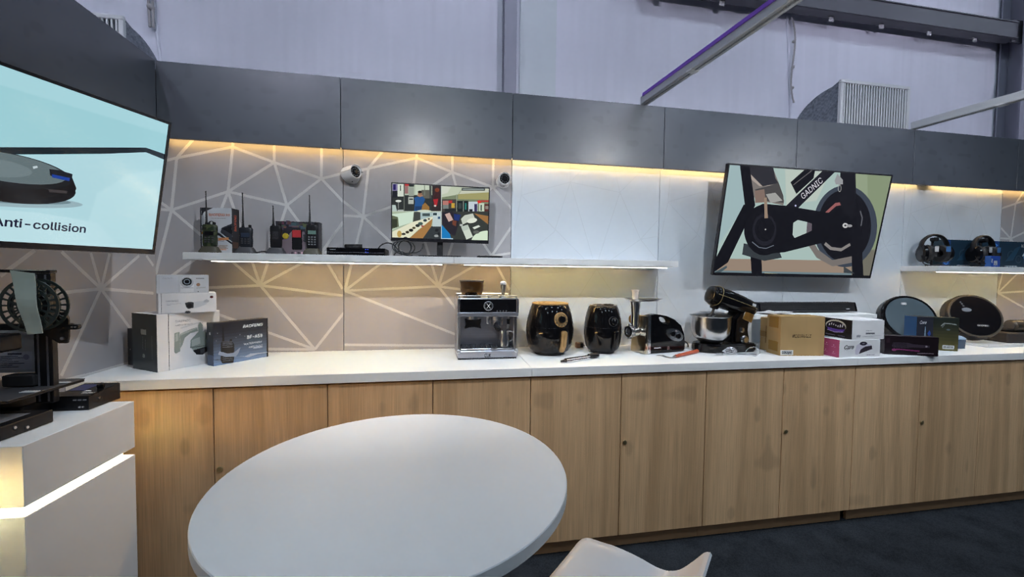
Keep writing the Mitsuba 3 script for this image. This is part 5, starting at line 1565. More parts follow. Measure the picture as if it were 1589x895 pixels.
# red-handled spatula knife
a, b_, c_ = at_z(1019, 552.5, CT), at_z(1047, 555.5, CT), at_z(1082, 547.5, CT)
dv = c_ - b_
L = float(np.linalg.norm(dv[:2]))
k = thing('palette_knife', 'palette knife with a red orange handle lying in front of the meat grinder', 'knife', M((b_[0], b_[1], CT), rz=math.degrees(math.atan2(dv[1], dv[0]))))
part(k, 'handle', tube([(0.004, 0, 0.0105), (L * 0.5, 0, 0.0115), (L, 0, 0.0125)], [0.0085, 0.0105, 0.0115], 14, 10), red_plastic, smooth=40)
part(k, 'ferrule', bar((-0.010, 0, 0.0105), (0.0035, 0, 0.0105), 0.007, 12), steel)
inv_ = np.linalg.inv(place[k])
a_l = (inv_ @ np.append(a, 1))[:3]
bl_ = part(k, 'blade', tube([(-0.010, 0, 0.010), (-0.030, 0.004, 0.006), (a_l[0] * 0.6, a_l[1] * 0.55, 0.005), (a_l[0], a_l[1], 0.005)], [0.004, 0.003, 0.0045, 0.003], 8, 18), steel, smooth=True)

# ================================================================== STAND MIXER
k = thing('stand_mixer', 'black stand mixer with its head tilted up over a steel bowl', 'mixer', M((1.80, 2.385, CT), rz=4))
bp = Polygon(ellpx(-0.055, 0, 0.122, 0.098, n=40)).union(sbox(-0.03, -0.075, 0.195, 0.075).buffer(0.02))
bm = prism(bp, 0.052, 0.008)
part(k, 'base', bm.apply_translation((0, 0, 0.003)), black_gloss)
part(k, 'base_foot', prism(bp.buffer(-0.012), 0.003).apply_translation((0, 0, 0.0002)), black_matt)
part(k, 'bowl', lathe([(0, 0.056), (0.055, 0.056), (0.066, 0.060), (0.098, 0.085), (0.114, 0.120), (0.118, 0.160), (0.120, 0.222), (0.126, 0.228), (0.126, 0.231), (0.119, 0.229), (0.116, 0.160), (0.112, 0.121), (0.096, 0.087), (0.065, 0.062), (0, 0.058)], 64).apply_translation((-0.060, 0, 0)), steel, smooth=35)
part(k, 'bowl_lid', lathe([(0.070, 0.250), (0.118, 0.236), (0.120, 0.232), (0.1165, 0.234), (0.070, 0.2475), (0.070, 0.250)], 48).apply_translation((-0.060, 0, 0)), mat('clear_lid', {'type': 'thindielectric', 'int_ior': 1.3, 'specular_transmittance': {'type': 'rgb', 'value': [0.85, 0.85, 0.85]}}))
# column and neck, outline in (x, z)
col = Polygon([(0.075, 0.050), (0.198, 0.050), (0.200, 0.075), (0.186, 0.130), (0.190, 0.175), (0.215, 0.215), (0.235, 0.262), (0.185, 0.275), (0.120, 0.255), (0.080, 0.210), (0.072, 0.150), (0.070, 0.090)]).buffer(0.008).buffer(-0.004)
part(k, 'column', prism(col, 0.110, 0.016).apply_transform(XZ).apply_translation((0, 0.055, 0)), black_gloss)
# tilted head: loft of ellipses along an axis
h0, h1 = np.array([-0.072, 0, 0.368]), np.array([0.255, 0, 0.262])
ax = h1 - h0
ax /= np.linalg.norm(ax)
nz = np.array([-ax[2], 0, ax[0]])
sec = []
Lh = float(np.linalg.norm(h1 - h0))
for f, rz_, ry_ in ((-0.004, 0.030, 0.030), (0.0, 0.044, 0.044), (0.03, 0.056, 0.058), (0.12, 0.063, 0.068), (0.35, 0.064, 0.074), (0.65, 0.060, 0.074), (0.88, 0.053, 0.066), (0.97, 0.045, 0.054), (1.0, 0.030, 0.036)):
    t = np.arange(40) * 2 * np.pi / 40
    cc = h0 + ax * Lh * f
    e = 2 / 2.6
    sec.append(cc + np.outer(np.sign(np.sin(t)) * np.abs(np.sin(t)) ** e * rz_, nz) + np.outer(np.sign(np.cos(t)) * np.abs(np.cos(t)) ** e * ry_, [0, 1, 0]))
hd = part(k, 'head', loft(sec), black_gloss, smooth=45)
# chrome lines around the head
line_pts = [h0 + ax * Lh * f + nz * 0.006 + np.array([0, -1, 0]) * r for f, r in ((0.035, 0.0600), (0.12, 0.0690), (0.35, 0.0749), (0.65, 0.0749), (0.88, 0.0670), (0.96, 0.0570))]
part(hd, 'chrome_line', tube(line_pts, 0.0024, 8, 24), brass, smooth=True)
rr = 0.0655
lp = [h0 + ax * Lh * 0.115 + nz * 0.0640 * np.sign(math.sin(a_)) * abs(math.sin(a_)) ** (2 / 2.6) + np.array([0, 0.0690, 0]) * np.sign(math.cos(a_)) * abs(math.cos(a_)) ** (2 / 2.6) for a_ in np.linspace(0, 2 * np.pi, 50)]
part(hd, 'chrome_band', tube(lp, 0.0022, 8), brass, smooth=True)
part(hd, 'badge', box(0.028, 0.003, 0.018, (0, 0, 0), 0.001).apply_transform(M(h0 + ax * Lh * 0.84 + nz * 0.020 + np.array([0, -0.0670, 0]), ry=18)), light_grey)
part(k, 'neck_plate', box(0.075, 0.004, 0.055, (0, 0, 0), 0.001).apply_transform(M((0.175, -0.0575, 0.222), ry=22)), mirror_plate)
hubc = h0 + ax * Lh * 0.17 - nz * 0.066
part(k, 'attachment_hub', cyl(0.026, 0.028, (0, 0, 0), 'z', 28, 0.004).apply_transform(M(hubc, ry=18)), black_satin)
bt = hubc - nz * 0.05
part(k, 'beater', cat(bar(hubc - nz * 0.010, bt, 0.008, 14), loft([np.array([[bt[0] + w_ * math.cos(t), 0.011 * math.sin(t), bt[2] - dz_] for t in np.arange(16) * np.pi / 8]) for dz_, w_ in ((-0.004, 0.010), (0.010, 0.028), (0.025, 0.036), (0.045, 0.034), (0.06, 0.022))])), dark_grey)
part(k, 'speed_dial', lathe([(0, 0), (0.028, 0), (0.028, 0.006), (0.020, 0.010), (0.018, 0.020), (0, 0.021)], 32).apply_transform(M((0.150, -0.0545, 0.075)) @ M(rx=90)), chrome, smooth=30)
part(k, 'lift_lever', lathe([(0, 0), (0.016, 0), (0.016, 0.010), (0, 0.014)], 24).apply_transform(M((0.128, -0.0545, 0.138)) @ M(rx=90)), steel, smooth=30)
part(k, 'base_badge', box(0.028, 0.003, 0.010, (0.165, -0.097, 0.030), 0.001), brass)
part(k, 'mains_lead', tube([(-0.155, 0.09, 0.012), (-0.175, 0.12, 0.045), (-0.20, 0.13, 0.030), (-0.20, 0.14, 0.012), (-0.215, 0.13, 0.010), (-0.235, 0.14, 0.010)], 0.0045, 8, 30), black_matt)

# loose beaters on the worktop
p0 = at_z(1131, 551, CT)
k = thing('whisk', 'wire whisk head lying on the worktop in front of the stand mixer', 'whisk', M((p0[0], p0[1], CT), rz=6))
part(k, 'shaft', cyl(0.007, 0.05, (-0.075, 0, 0.010), 'x', 16, 0.002), chrome)
for i in range(6):
    a_ = i * math.pi / 6
    pts = []
    for t in np.linspace(0, np.pi, 20):
        xx, rr_ = 0.115 * math.sin(t / 2) ** 1.0 * 1.0 if False else 0.055 - 0.105 * math.cos(t) * 0.5 - 0.05, 0.024 * math.sin(t)
        pts.append((-0.052 + 0.115 * (1 - abs(1 - 2 * t / np.pi)) ** 0.8, 0.024 * math.cos(a_) * math.sin(2 * t) * 1.0, 0.0265 + 0.023 * math.sin(a_) * math.sin(2 * t)))
    part(k, 'wire', tube(pts, 0.0014, 6), chrome)
p1 = at_z(1143, 549, CT)
k = thing('dough_hook', 'small steel beater lying beside the whisk under the mixer dial', 'beater', M((p1[0] + 0.02, p1[1] - 0.05, CT), rz=-20))
part(k, 'shaft', bar((-0.05, 0, 0.007), (0.0, 0, 0.007), 0.006, 12), chrome)
part(k, 'hook', tube([(0.0, 0, 0.007), (0.025, 0.018, 0.007), (0.05, 0.010, 0.007), (0.055, -0.014, 0.007), (0.03, -0.02, 0.007)], 0.005, 10, 20), chrome, smooth=True)
p2 = at_z(1172, 550, CT)
k = thing('wire_hook', 'bent wire hook standing beside the smaller carton', 'wire', M((p2[0], p2[1], CT)))
part(k, 'wire', tube([(-0.045, 0.03, 0.002), (-0.03, 0.02, 0.036), (0.0, 0.0, 0.046), (0.02, -0.01, 0.024), (0.008, -0.02, 0.002)], 0.0016, 6, 24), chrome)

# ================================================================== CARTONS, RISER, SOUND BAR
# small carton behind
m, w = M((2.125, 2.306, CT), rz=0), 0.22
k = thing('carton', 'smaller brown cardboard box behind the large one, beside the stand mixer', 'box', m)
part(k, 'body', box2(0, 0.2, 0.0, 0.097, 0.0004, 0.214, 0.002), cardboard)
part(k, 'tape', box2(-0.0007, -0.0002, 0.001, 0.096, 0.09, 0.125), tape_brown)
q = Print()
q.line([(0.05, 0.05), (0.052, 0.16)], 0.004, S(90, 62, 34))
put_print(k, 'side_print', q, M((-0.0009, 0.097, 0), rz=-90))
# large carton
F, R, L_ = at_z(1210, 552, CT), at_z(1279, 552, CT), at_z(1193, 546, CT)
m, w = box_frame(F, R, CT)
h = at_y(1210, 491.5, F[1])[2] - CT
k = thing('carton', 'large brown cardboard box with a printed number and a barcode label', 'box', m)
w -= 0.002
part(k, 'body', box2(0, w, 0, 0.125, 0.0004, h, 0.002), cardboard)
part(k, 'flap', box2(0.002, w - 0.002, 0.001, 0.064, h + 0.0002, h + 0.0028), cardboard)
part(k, 'flap', box2(0.002, w - 0.002, 0.066, 0.124, h + 0.0002, h + 0.0028), cardboard)
part(k, 'tape', box2(-0.0007, -0.0002, 0.02, 0.105, h * 0.70, h * 0.985), tape_brown)
part(k, 'tape', box2(-0.0007, -0.0002, 0.02, 0.105, h * 0.10, h * 0.35), tape_brown)
p = Print()
p.text('2719802CM', w * 0.70, h * 0.55, 0.020, S(62, 44, 26), width=w * 0.42, rot=180, shear=0.12, bold=True)
q = Print()
q.rect(w * 0.01, h * 0.02, w * 0.30, h * 0.15, S(206, 204, 198))
for i in range(22):
    q.rect(w * (0.04 + 0.0103 * i), h * 0.045, w * (0.04 + 0.0103 * i) + 0.0008 + 0.0010 * (i * 7 % 3), h * 0.12, S(60, 66, 80))
put_print(k, 'barcode_label', q, M((0, -0.0003, 0)))
put_print(k, 'front_print', p, M((0, -0.0003, 0)))

# white riser carrying the sound bar
k = thing('riser', 'low white riser behind the cardboard boxes, carrying the sound bar', 'riser')
part(k, 'top', box2(2.04, 3.07, 2.405, 2.650, CT + 0.196, CT + 0.226, 0.002), white_lam)
for x in (2.055, 3.02):
    part(k, 'leg', box2(x, x + 0.03, 2.43, 2.648, CT + 0.0004, CT + 0.1958, 0.001), white_lam)
k = thing('sound_bar', 'long black sound bar lying on the white riser below the large television', 'sound bar', M((2.63, 2.57, CT + 0.2264)))
sb_ = Polygon([(-0.045, 0.008), (0.05, 0.0), (0.055, 0.004), (0.055, 0.066), (0.045, 0.072), (-0.028, 0.072), (-0.044, 0.020)])
part(k, 'body', prism(sb_, 0.80, 0.004).apply_transform(YZ).apply_translation((-0.40, 0, 0)), black_satin)
part(k, 'grille', cat(*[box(0.79, 0.002, 0.0032, (0, -0.0375, 0.045), 0).apply_transform(M((0, 0, 0))).apply_translation((0, 0.0055 * (i - 3) * 0.31 * 1.0, 0.0065 * (i - 3))) for i in range(7)]), black_matt)
part(k, 'end_cap', prism(sb_.buffer(0.0005), 0.012).apply_transform(YZ).apply_translation((0.4002, 0, 0)), black_gloss)
part(k, 'end_cap', prism(sb_.buffer(0.0005), 0.012).apply_transform(YZ).apply_translation((-0.4122, 0, 0)), black_gloss)
part(k, 'maker_plate', box(0.028, 0.003, 0.007, (0.33, -0.0445, 0.026)), light_grey)
part(k, 'trim_strip', box(0.78, 0.004, 0.002, (0, -0.0465, 0.012)), mid_grey)
part(k, 'lead', tube([(0.41, 0.03, 0.03), (0.45, 0.03, 0.05), (0.465, 0.03, 0.02), (0.47, 0.03, 0.002)], 0.0025, 8, 16), black_matt)
# crumpled white wrapping on the riser, behind the large carton
gr_ = trimesh.creation.box([0.20, 0.10, 0.010])
for _ in range(4):
    gr_ = gr_.subdivide()
v_ = gr_.vertices.copy()
v_[:, 2] += 0.012 * (meshkit.noise(np.c_[v_[:, 0] * 22, v_[:, 1] * 22, v_[:, 2] * 0 + 3.0]) - 0.15) + 0.007
gr_.vertices = v_
mono('wrapping', gr_, white_plastic, 'crumpled white wrapping lying on the riser behind the large cardboard box', 'wrapping', M((2.28, 2.46, CT + 0.2265)), smooth=True)

# ================================================================== SMALL BOXES AT THE RIGHT
box_pink = pr('box_pink', (0.40, 0.075, 0.17), 0.45)
# pink and white box
w, d, h1 = 0.292, 0.122, 0.107
p = Print()
p.text('Care', w * 0.10, h1 * 0.48, h1 * 0.22, S(30, 28, 40), width=w * 0.24, bold=True, shear=0.35)
p.line([(w * 0.12, h1 * 0.40), (w * 0.22, h1 * 0.40)], 0.0012, S(120, 110, 130))
p.poly([(w * 0.38, h1 * 0.42), (w * 0.42, h1 * 0.70), (w * 0.50, h1 * 0.82), (w * 0.62, h1 * 0.84), (w * 0.70, h1 * 0.74), (w * 0.78, h1 * 0.70), (w * 0.80, h1 * 0.50), (w * 0.70, h1 * 0.42), (w * 0.55, h1 * 0.30), (w * 0.44, h1 * 0.14), (w * 0.39, h1 * 0.18)], S(196, 192, 206))
p.poly([(w * 0.48, h1 * 0.20), (w * 0.52, h1 * 0.46), (w * 0.62, h1 * 0.60), (w * 0.78, h1 * 0.66), (w * 0.80, h1 * 0.46), (w * 0.68, h1 * 0.36), (w * 0.54, h1 * 0.24)], S(52, 46, 54))
p.ell(w * 0.58, h1 * 0.78, w * 0.09, h1 * 0.11, S(44, 40, 52))
p.ell(w * 0.58, h1 * 0.79, w * 0.035, h1 * 0.04, S(110, 106, 120))
p.line([(w * 0.66, h1 * 0.12), (w * 0.86, h1 * 0.13)], 0.003, S(110, 100, 120))
q = Print()
q.rect(0, 0, d, h1, S(172, 78, 118))
for (x, y) in ((0.3, 0.72), (0.70, 0.66), (0.28, 0.34), (0.70, 0.28)):
    q.ell(d * x, h1 * y, 0.0035, 0.0035, S(226, 190, 206))
    q.line([(d * x - 0.012, h1 * y - 0.010), (d * x + 0.012, h1 * y - 0.010)], 0.002, S(216, 160, 186))
PB = M((2.385, 2.077, CT), rz=-1)
carton('carton', 'white and pink box printed with a white massager, under the black and white box', 'box', PB, w, d, h1, box_white, front=p, left=q)
# black and white box on it
w, d, h2 = 0.232, 0.185, 0.116
p = Print()
p.rect(w * 0.42, h2 * 0.44, w * 0.62, h2 * 0.465, S(150, 150, 156))
p.rect(w * 0.42, h2 * 0.27, w * 0.70, h2 * 0.36, S(120, 122, 130))
for i in range(12):
    p.rect(w * (0.43 + 0.022 * i), h2 * 0.275, w * (0.43 + 0.022 * i) + 0.002, h2 * 0.355, S(60, 62, 70))
p.rect(w * 0.14, h2 * 0.12, w * 0.26, h2 * 0.24, S(150, 152, 160))
p.line([(w * 0.32, h2 * 0.18), (w * 0.9, h2 * 0.20)], 0.002, S(186, 186, 192))
p.line([(w * 0.32, h2 * 0.13), (w * 0.7, h2 * 0.14)], 0.002, S(190, 190, 196))
q = Print()
q.rect(0, 0, d, h2, S(22, 20, 22))
X_ = lambda x: (x - 770) / 272 * d
Z_ = lambda y, x=900: h2 - (y - 370 - (x - 770) * 0.10) / 182 * h2
q.ell(d * 0.42, h2 * 0.62, d * 0.37, h2 * 0.33, S(206, 196, 182))
q.ell(d * 0.42, h2 * 0.56, d * 0.35, h2 * 0.30, S(30, 22, 34))
q.poly([(d * 0.10, h2 * 0.50), (d * 0.30, h2 * 0.46), (d * 0.58, h2 * 0.44), (d * 0.76, h2 * 0.48), (d * 0.70, h2 * 0.34), (d * 0.40, h2 * 0.28), (d * 0.16, h2 * 0.36)], S(92, 66, 150))
q.line([(d * 0.12, h2 * 0.36), (d * 0.40, h2 * 0.27), (d * 0.70, h2 * 0.33)], 0.004, S(180, 160, 200))
for i in range(7):
    q.line([(d * (0.18 + 0.08 * i), h2 * (0.60 + 0.05 * math.sin(i))), (d * (0.20 + 0.08 * i), h2 * (0.70 + 0.05 * math.sin(i * 1.3)))], 0.006, S(226, 220, 226))
q.line([(d * 0.06, h2 * 0.12), (d * 0.42, h2 * 0.11)], 0.006, S(96, 92, 110))
q.line([(d * 0.52, h2 * 0.11), (d * 0.76, h2 * 0.10)], 0.006, S(80, 76, 96))
k = carton('carton', 'black and white box printed with a purple lit massager, on the pink box', 'box', M((2.475, 2.080, CT + h1 + 0.0004), rz=-1), w, d, h2, box_white, front=p, left=q)
part(k, 'lid_flap', box2(0.0, w + 0.012, 0.02, d, h2 + 0.0003, h2 + 0.003), box_white)

# long dark box with a hair brush
m, w, h = M((2.80, 2.142, CT), rz=-23), 0.285, 0.118
p = Print()
p.rect(0, 0, w, h, S(24, 14, 20))
p.rect(w * 0.03, h * 0.62, w * 0.10, h * 0.86, S(40, 26, 34))
p.poly([(w * 0.14, h * 0.45), (w * 0.16, h * 0.66), (w * 0.44, h * 0.66), (w * 0.52, h * 0.60), (w * 0.84, h * 0.56), (w * 0.84, h * 0.42), (w * 0.52, h * 0.42), (w * 0.44, h * 0.38), (w * 0.17, h * 0.38)], S(54, 46, 56))
for i in range(9):
    p.line([(w * (0.17 + 0.03 * i), h * 0.42), (w * (0.17 + 0.03 * i), h * 0.63)], 0.003, S(30, 24, 30))
p.line([(w * 0.16, h * 0.26), (w * 0.26, h * 0.30), (w * 0.50, h * 0.26), (w * 0.66, h * 0.24)], 0.008, S(120, 52, 96))
p.ell(w * 0.18, h * 0.26, 0.012, 0.008, S(130, 60, 104))
p.rect(w * 0.76, h * 0.46, w * 0.80, h * 0.54, S(150, 142, 150))
p.line([(w * 0.62, h * 0.12), (w * 0.92, h * 0.14)], 0.005, S(120, 108, 118))
carton('carton', 'long dark box printed with a hair styling brush, lying at the worktop\'s front', 'box', m, w, 0.06, h, pr('box_wine', (0.020, 0.012, 0.016), 0.4), front=p)
# blue and black upright box
m, w, h = M((3.122, 2.195, CT), rz=-12), 0.105, 0.229
p = Print()
p.rect(0, 0, w, h, S(44, 46, 56))
p.text('Care', w * 0.14, h * 0.80, 0.020, S(214, 216, 222), width=w * 0.42, bold=True, shear=0.3)
p.poly([(w * 0.34, h * 0.10), (w * 0.36, h * 0.34), (w * 0.46, h * 0.40), (w * 0.50, h * 0.72), (w * 0.55, h * 0.72), (w * 0.58, h * 0.40), (w * 0.68, h * 0.34), (w * 0.70, h * 0.10)], S(120, 140, 156))
p.poly([(w * 0.78, h * 0.62), (w * 0.88, h * 0.52), (w * 0.78, h * 0.42), (w * 0.66, h * 0.52)], S(50, 80, 150))
q = Print()
q.rect(0, 0, 0.09, h, S(44, 84, 128))
q.text('Care', 0.015, h * 0.24, 0.022, S(150, 180, 216), width=0.055, bold=True, shear=0.3)
carton('carton', 'upright blue and black box behind the long dark box', 'box', m, w, 0.09, h, box_black, front=p, left=q)
# green black box
m, w, h = M((3.275, 2.236, CT), rz=-30), 0.160, 0.222
p = Print()
for i in range(10):
    t = i / 9
    p.rect(0, h * i / 10, w, h * (i + 1) / 10, np.array(S(92, 86, 46)) * (1 - t) ** 1.6 + np.array(S(38, 44, 40)) * (1 - (1 - t) ** 1.6))
p.line([(w * 0.42, h * 0.74), (w * 0.52, h * 0.83), (w * 0.72, h * 0.82), (w * 0.92, h * 0.80)], 0.007, S(136, 142, 140))
p.line([(w * 0.46, h * 0.70), (w * 0.54, h * 0.80)], 0.006, S(100, 104, 104))
p.ell(w * 0.66, h * 0.64, 0.010, 0.006, S(84, 96, 100))
p.rect(w * 0.50, h * 0.05, w * 0.88, h * 0.17, S(206, 208, 206))
for i in range(13):
    p.rect(w * (0.53 + 0.025 * i), h * 0.08, w * (0.53 + 0.025 * i) + 0.0018, h * 0.145, S(80, 80, 84))
carton('carton', 'upright dark green box with a white barcode, right of the blue and black box', 'box', m, w, 0.06, h, pr('box_green', (0.020, 0.030, 0.024), 0.35), front=p)
# little blue grey tub
x_ = at_z(1495, 541, CT)
k = thing('tub', 'small blue grey tub with a pale lid in front of the black robot vacuum', 'tub', M((x_[0] - 0.02, x_[1] + 0.05, CT), rz=-15))
part(k, 'body', loft([superring(0, 0, 0.0004, 0.055, 0.045, 36, 4), superring(0, 0, 0.062, 0.058, 0.048, 36, 4)]), pr('tub_blue', (0.05, 0.085, 0.14), 0.4), smooth=40)
part(k, 'lid', loft([superring(0, 0, 0.0622, 0.059, 0.049, 36, 4), superring(0, 0, 0.070, 0.060, 0.050, 36, 4), superring(0, 0, 0.084, 0.046, 0.038, 36, 3), superring(0, 0, 0.088, 0.030, 0.024, 36, 2.4)]), pr('tub_lid', (0.28, 0.42, 0.58), 0.35), smooth=40)
part(k, 'cap', cyl(0.022, 0.012, (0, 0, 0.0945), 'z', 28, 0.003), white_plastic)

# ================================================================== ROBOT VACUUMS
def vacuum(label, x, y, z, rz, tilt_, top_m, kind):
    R, th = 0.172, 0.088
    m_ = M((x, y, z), rz=rz) @ M(rx=90 - tilt_)        # local z = outward axis of the disc
    k = thing('robot_vacuum', label, 'robot vacuum', m_)
    part(k, 'bumper', lathe([(0, 0), (R - 0.012, 0), (R, 0.012), (R, th - 0.022), (R - 0.004, th - 0.014), (R - 0.014, th - 0.008), (0, th - 0.008)], 72), black_satin if kind == 2 else black_gloss, smooth=35)
    part(k, 'rim', lathe([(R - 0.020, th - 0.0078), (R - 0.008, th - 0.0078), (R - 0.006, th - 0.004), (R - 0.010, th), (R - 0.020, th), (R - 0.020, th - 0.0078)], 72), black_gloss if kind == 1 else pr('rim_bronze', (0.05, 0.045, 0.035), 0.3), smooth=35)
    part(k, 'top_plate', cyl(R - 0.0205, 0.006, (0, 0, th - 0.0045), 'z', 72, 0.001), top_m)
    zt = th - 0.0014
    if kind == 1:
        part(k, 'button', prism(rrect(0.036, 0.020, 0.009), 0.002).apply_translation((-0.02, 0.105, zt)), light_grey)
        part(k, 'button_light', prism(rrect(0.024, 0.007, 0.003), 0.0006).apply_translation((-0.02, 0.105, zt + 0.002)), white_gloss)
    else:
        part(k, 'button', prism(Polygon(ellpx(0, 0, 0.030, 0.016, n=36)), 0.003, 0.0006).apply_translation((-0.045, 0.045, zt)), chrome)
        for i, (dx, dy) in enumerate(((-0.070, 0.105), (-0.063, 0.092), (-0.057, 0.075))):
            part(k, 'indicator', cyl(0.006 - 0.001 * (i == 0), 0.0012, (dx, dy, zt + 0.0006), 'z', 16), mid_grey)
        tx_ = meshkit.text_mesh('GADNIC', 0.012, 0.0006, True)
        part(k, 'logo', tx_.apply_transform(M((-0.005, -0.080, zt))), paper_white)
    return k


vacuum('leaning black robot vacuum with a slate blue top, behind the small boxes', 3.362, 2.46, CT + 0.168, -22, 22, teal_glass, 1)
vacuum('all-black robot vacuum with a silver button, leaning on a white stand at the right', 3.985, 2.475, CT + 0.176, -24, 22, pr('vacuum_top', (0.005, 0.005, 0.007), 0.12, spec=0.3), 2)
k = thing('display_stand', 'low white stand under the all-black robot vacuum', 'stand', M((3.985, 2.36, CT)))
part(k, 'plate', box2(-0.16, 0.16, -0.11, 0.08, 0.0004, 0.008, 0.002), white_plastic)
part(k, 'lip', box2(-0.16, 0.16, -0.118, -0.1105, 0.0004, 0.022, 0.002), white_plastic)
k = thing('massage_device', 'dark device with a round drum on a black box at the right edge', 'device', M((4.36, 2.46, CT), rz=-8))
part(k, 'base', box2(-0.10, 0.26, -0.09, 0.09, 0.0004, 0.080, 0.008), black_matt)
part(k, 'drum', cat(cyl(0.048, 0.26, (0.13, -0.02, 0.122), 'x', 40, 0.010)), pr('drum_brown', (0.022, 0.020, 0.016), 0.35), smooth=35)
part(k, 'drum_end', cyl(0.036, 0.006, (-0.0035, -0.02, 0.122), 'x', 36, 0.001), dark_grey)
part(k, 'saddle', box2(-0.06, 0.24, -0.05, 0.06, 0.0805, 0.105, 0.008), black_satin)

# ================================================================== HEADSETS ON THE RIGHT SHELF
def headset(label, x, y, rz, tagcol):
    k = thing('headset', label, 'headset', M((x, y, SH), rz=rz) @ np.diag([1.08, 1.0, 1.10, 1.0]))
    # little stand
    part(k, 'stand_base', cyl(0.045, 0.010, (0, 0.01, 0.0055), 'z', 36, 0.002), black_matt)
    part(k, 'stand_post', bar((0, 0.025, 0.0105), (0, 0.025, 0.180), 0.007, 12), black_satin)
    part(k, 'stand_top', cyl(0.014, 0.05, (0, 0.01, 0.1860), 'y', 20, 0.003), black_satin)
    a_ = np.linspace(math.radians(195), math.radians(-15), 40)
    c_ = [(0.088 * math.cos(t), 0.01, 0.128 + 0.088 * math.sin(t)) for t in a_]
    ring_ = []
    for (px, py, pz), t in zip(c_, a_):
        er = np.array([math.cos(t), 0, math.sin(t)])
        ring_.append([np.array([px, py, pz]) + er * 0.008 * math.cos(q_) + np.array([0, 1, 0]) * 0.020 * math.sin(q_) for q_ in np.arange(14) * 2 * np.pi / 14])
    part(k, 'headband', loft(ring_), black_satin, smooth=45)
    for s_ in (-1, 1):
        sh = lathe([(0, 0), (0.052, 0), (0.059, 0.008), (0.059, 0.024), (0.048, 0.034), (0, 0.036)], 40)
        part(k, 'ear_cup', sh.apply_transform(M((s_ * 0.058, 0.01, 0.088), rz=s_ * 14) @ M(ry=s_ * 90)), black_gloss, smooth=35)
        cu = lathe([(0.014, 0), (0.053, 0), (0.061, 0.010), (0.054, 0.030), (0.028, 0.032), (0.014, 0.012), (0.014, 0)], 40)
        part(k, 'ear_cushion', cu.apply_transform(M((s_ * 0.0575, 0.01, 0.088), rz=s_ * 14) @ M(ry=-s_ * 90)), black_matt, smooth=35)
        part(k, 'yoke', box2(s_ * 0.086 - 0.007, s_ * 0.086 + 0.007, -0.012, 0.030, 0.108, 0.142, 0.003), black_satin)
    part(k, 'tag', box(0.026, 0.0015, 0.038, (-0.040, -0.062, 0.116)), tagcol)
    part(k, 'tag', box(0.030, 0.0015, 0.036, (0.036, -0.062, 0.116)), pr('tag_blue', (0.045, 0.13, 0.30), 0.4) if 'm_tag_blue' not in scene else 'm_tag_blue')
    part(k, 'tag_string', bar((-0.040, -0.061, 0.135), (-0.06, -0.03, 0.142), 0.0008, 6), black_matt)
    part(k, 'tag_string', bar((0.036, -0.061, 0.134), (0.06, -0.03, 0.142), 0.0008, 6), black_matt)
    part(k, 'microphone', tube([(-0.095, -0.01, 0.075), (-0.108, -0.035, 0.045), (-0.10, -0.05, 0.028), (-0.08, -0.058, 0.022)], [0.003, 0.003, 0.003, 0.006], 8, 20), black_satin, smooth=True)
    part(k, 'cable', tube([(-0.07, 0.0, 0.042), (-0.085, -0.03, 0.012), (-0.05, -0.045, 0.006), (0.0, -0.045, 0.012), (0.04, -0.045, 0.006), (0.07, -0.04, 0.006)], 0.003, 8, 24), black_matt)
    return k


headset('black gaming headset with a white tag, at the left end of the right-hand shelf', 3.735, 2.53, -14, paper_white)
headset('black gaming headset in front of the blue headset boxes, by the right edge', 4.165, 2.498, 0, light_grey)
# pack behind
def hbox(x0, lab):
    w, h = 0.49, 0.212
    p = Print()
    p.rect(0, 0, w, h, S(24, 46, 62))
    p.rect(0, 0, 0.07, h, S(26, 60, 112))
    p.text('A9000', 0.012, h * 0.94, 0.042, S(84, 150, 226), width=h * 0.86, bold=True, rot=-90)
    for (x, y, r) in ((0.20, 0.10, 0.035), (0.28, 0.07, 0.028), (0.40, 0.12, 0.04)):
        p.ring(x, y, r, r, 0.010, S(42, 60, 74))
        p.ell(x, y, r * 0.45, r * 0.45, S(34, 50, 64))
    p.poly([(0.14, 0.05), (0.24, 0.16), (0.30, 0.18), (0.22, 0.06)], S(30, 62, 84))
    p.ell(0.34, h * 0.40, 0.010, 0.006, S(70, 130, 200))
    p.poly([(0.315, h * 0.46), (0.335, h * 0.60), (0.338, h * 0.46), (0.35, h * 0.44)], S(180, 190, 200))
    p.rect(0.14, h * 0.05, 0.27, h * 0.075, S(180, 190, 196))
    p.text('UC', 0.30, h * 0.80, 0.020, S(206, 212, 216), width=0.032, bold=True)
    carton('carton', lab, 'box', M((x0, 2.585, SH)), w, 0.065, h, pr('box_teal', (0.010, 0.028, 0.045), 0.35) if 'm_box_teal' not in scene else 'm_box_teal', front=p)


hbox(3.895, 'teal and blue headset box behind the two headsets on the right-hand shelf')
hbox(4.390, 'second teal and blue headset box, cut off by the right edge')
q = Print()
q.rect(0, 0, 0.10, 0.082, S(36, 70, 150))
q.rect(0.03, 0.012, 0.07, 0.045, S(180, 186, 196))
q.rect(0.036, 0.018, 0.064, 0.024, S(110, 116, 130))
q.rect(0.004, 0.03, 0.016, 0.06, S(200, 206, 214))
carton('carton', 'little blue box in front of the right-hand headset', 'box', M((4.09, 2.412, SH), rz=4), 0.10, 0.035, 0.082, blue_plastic, front=q)

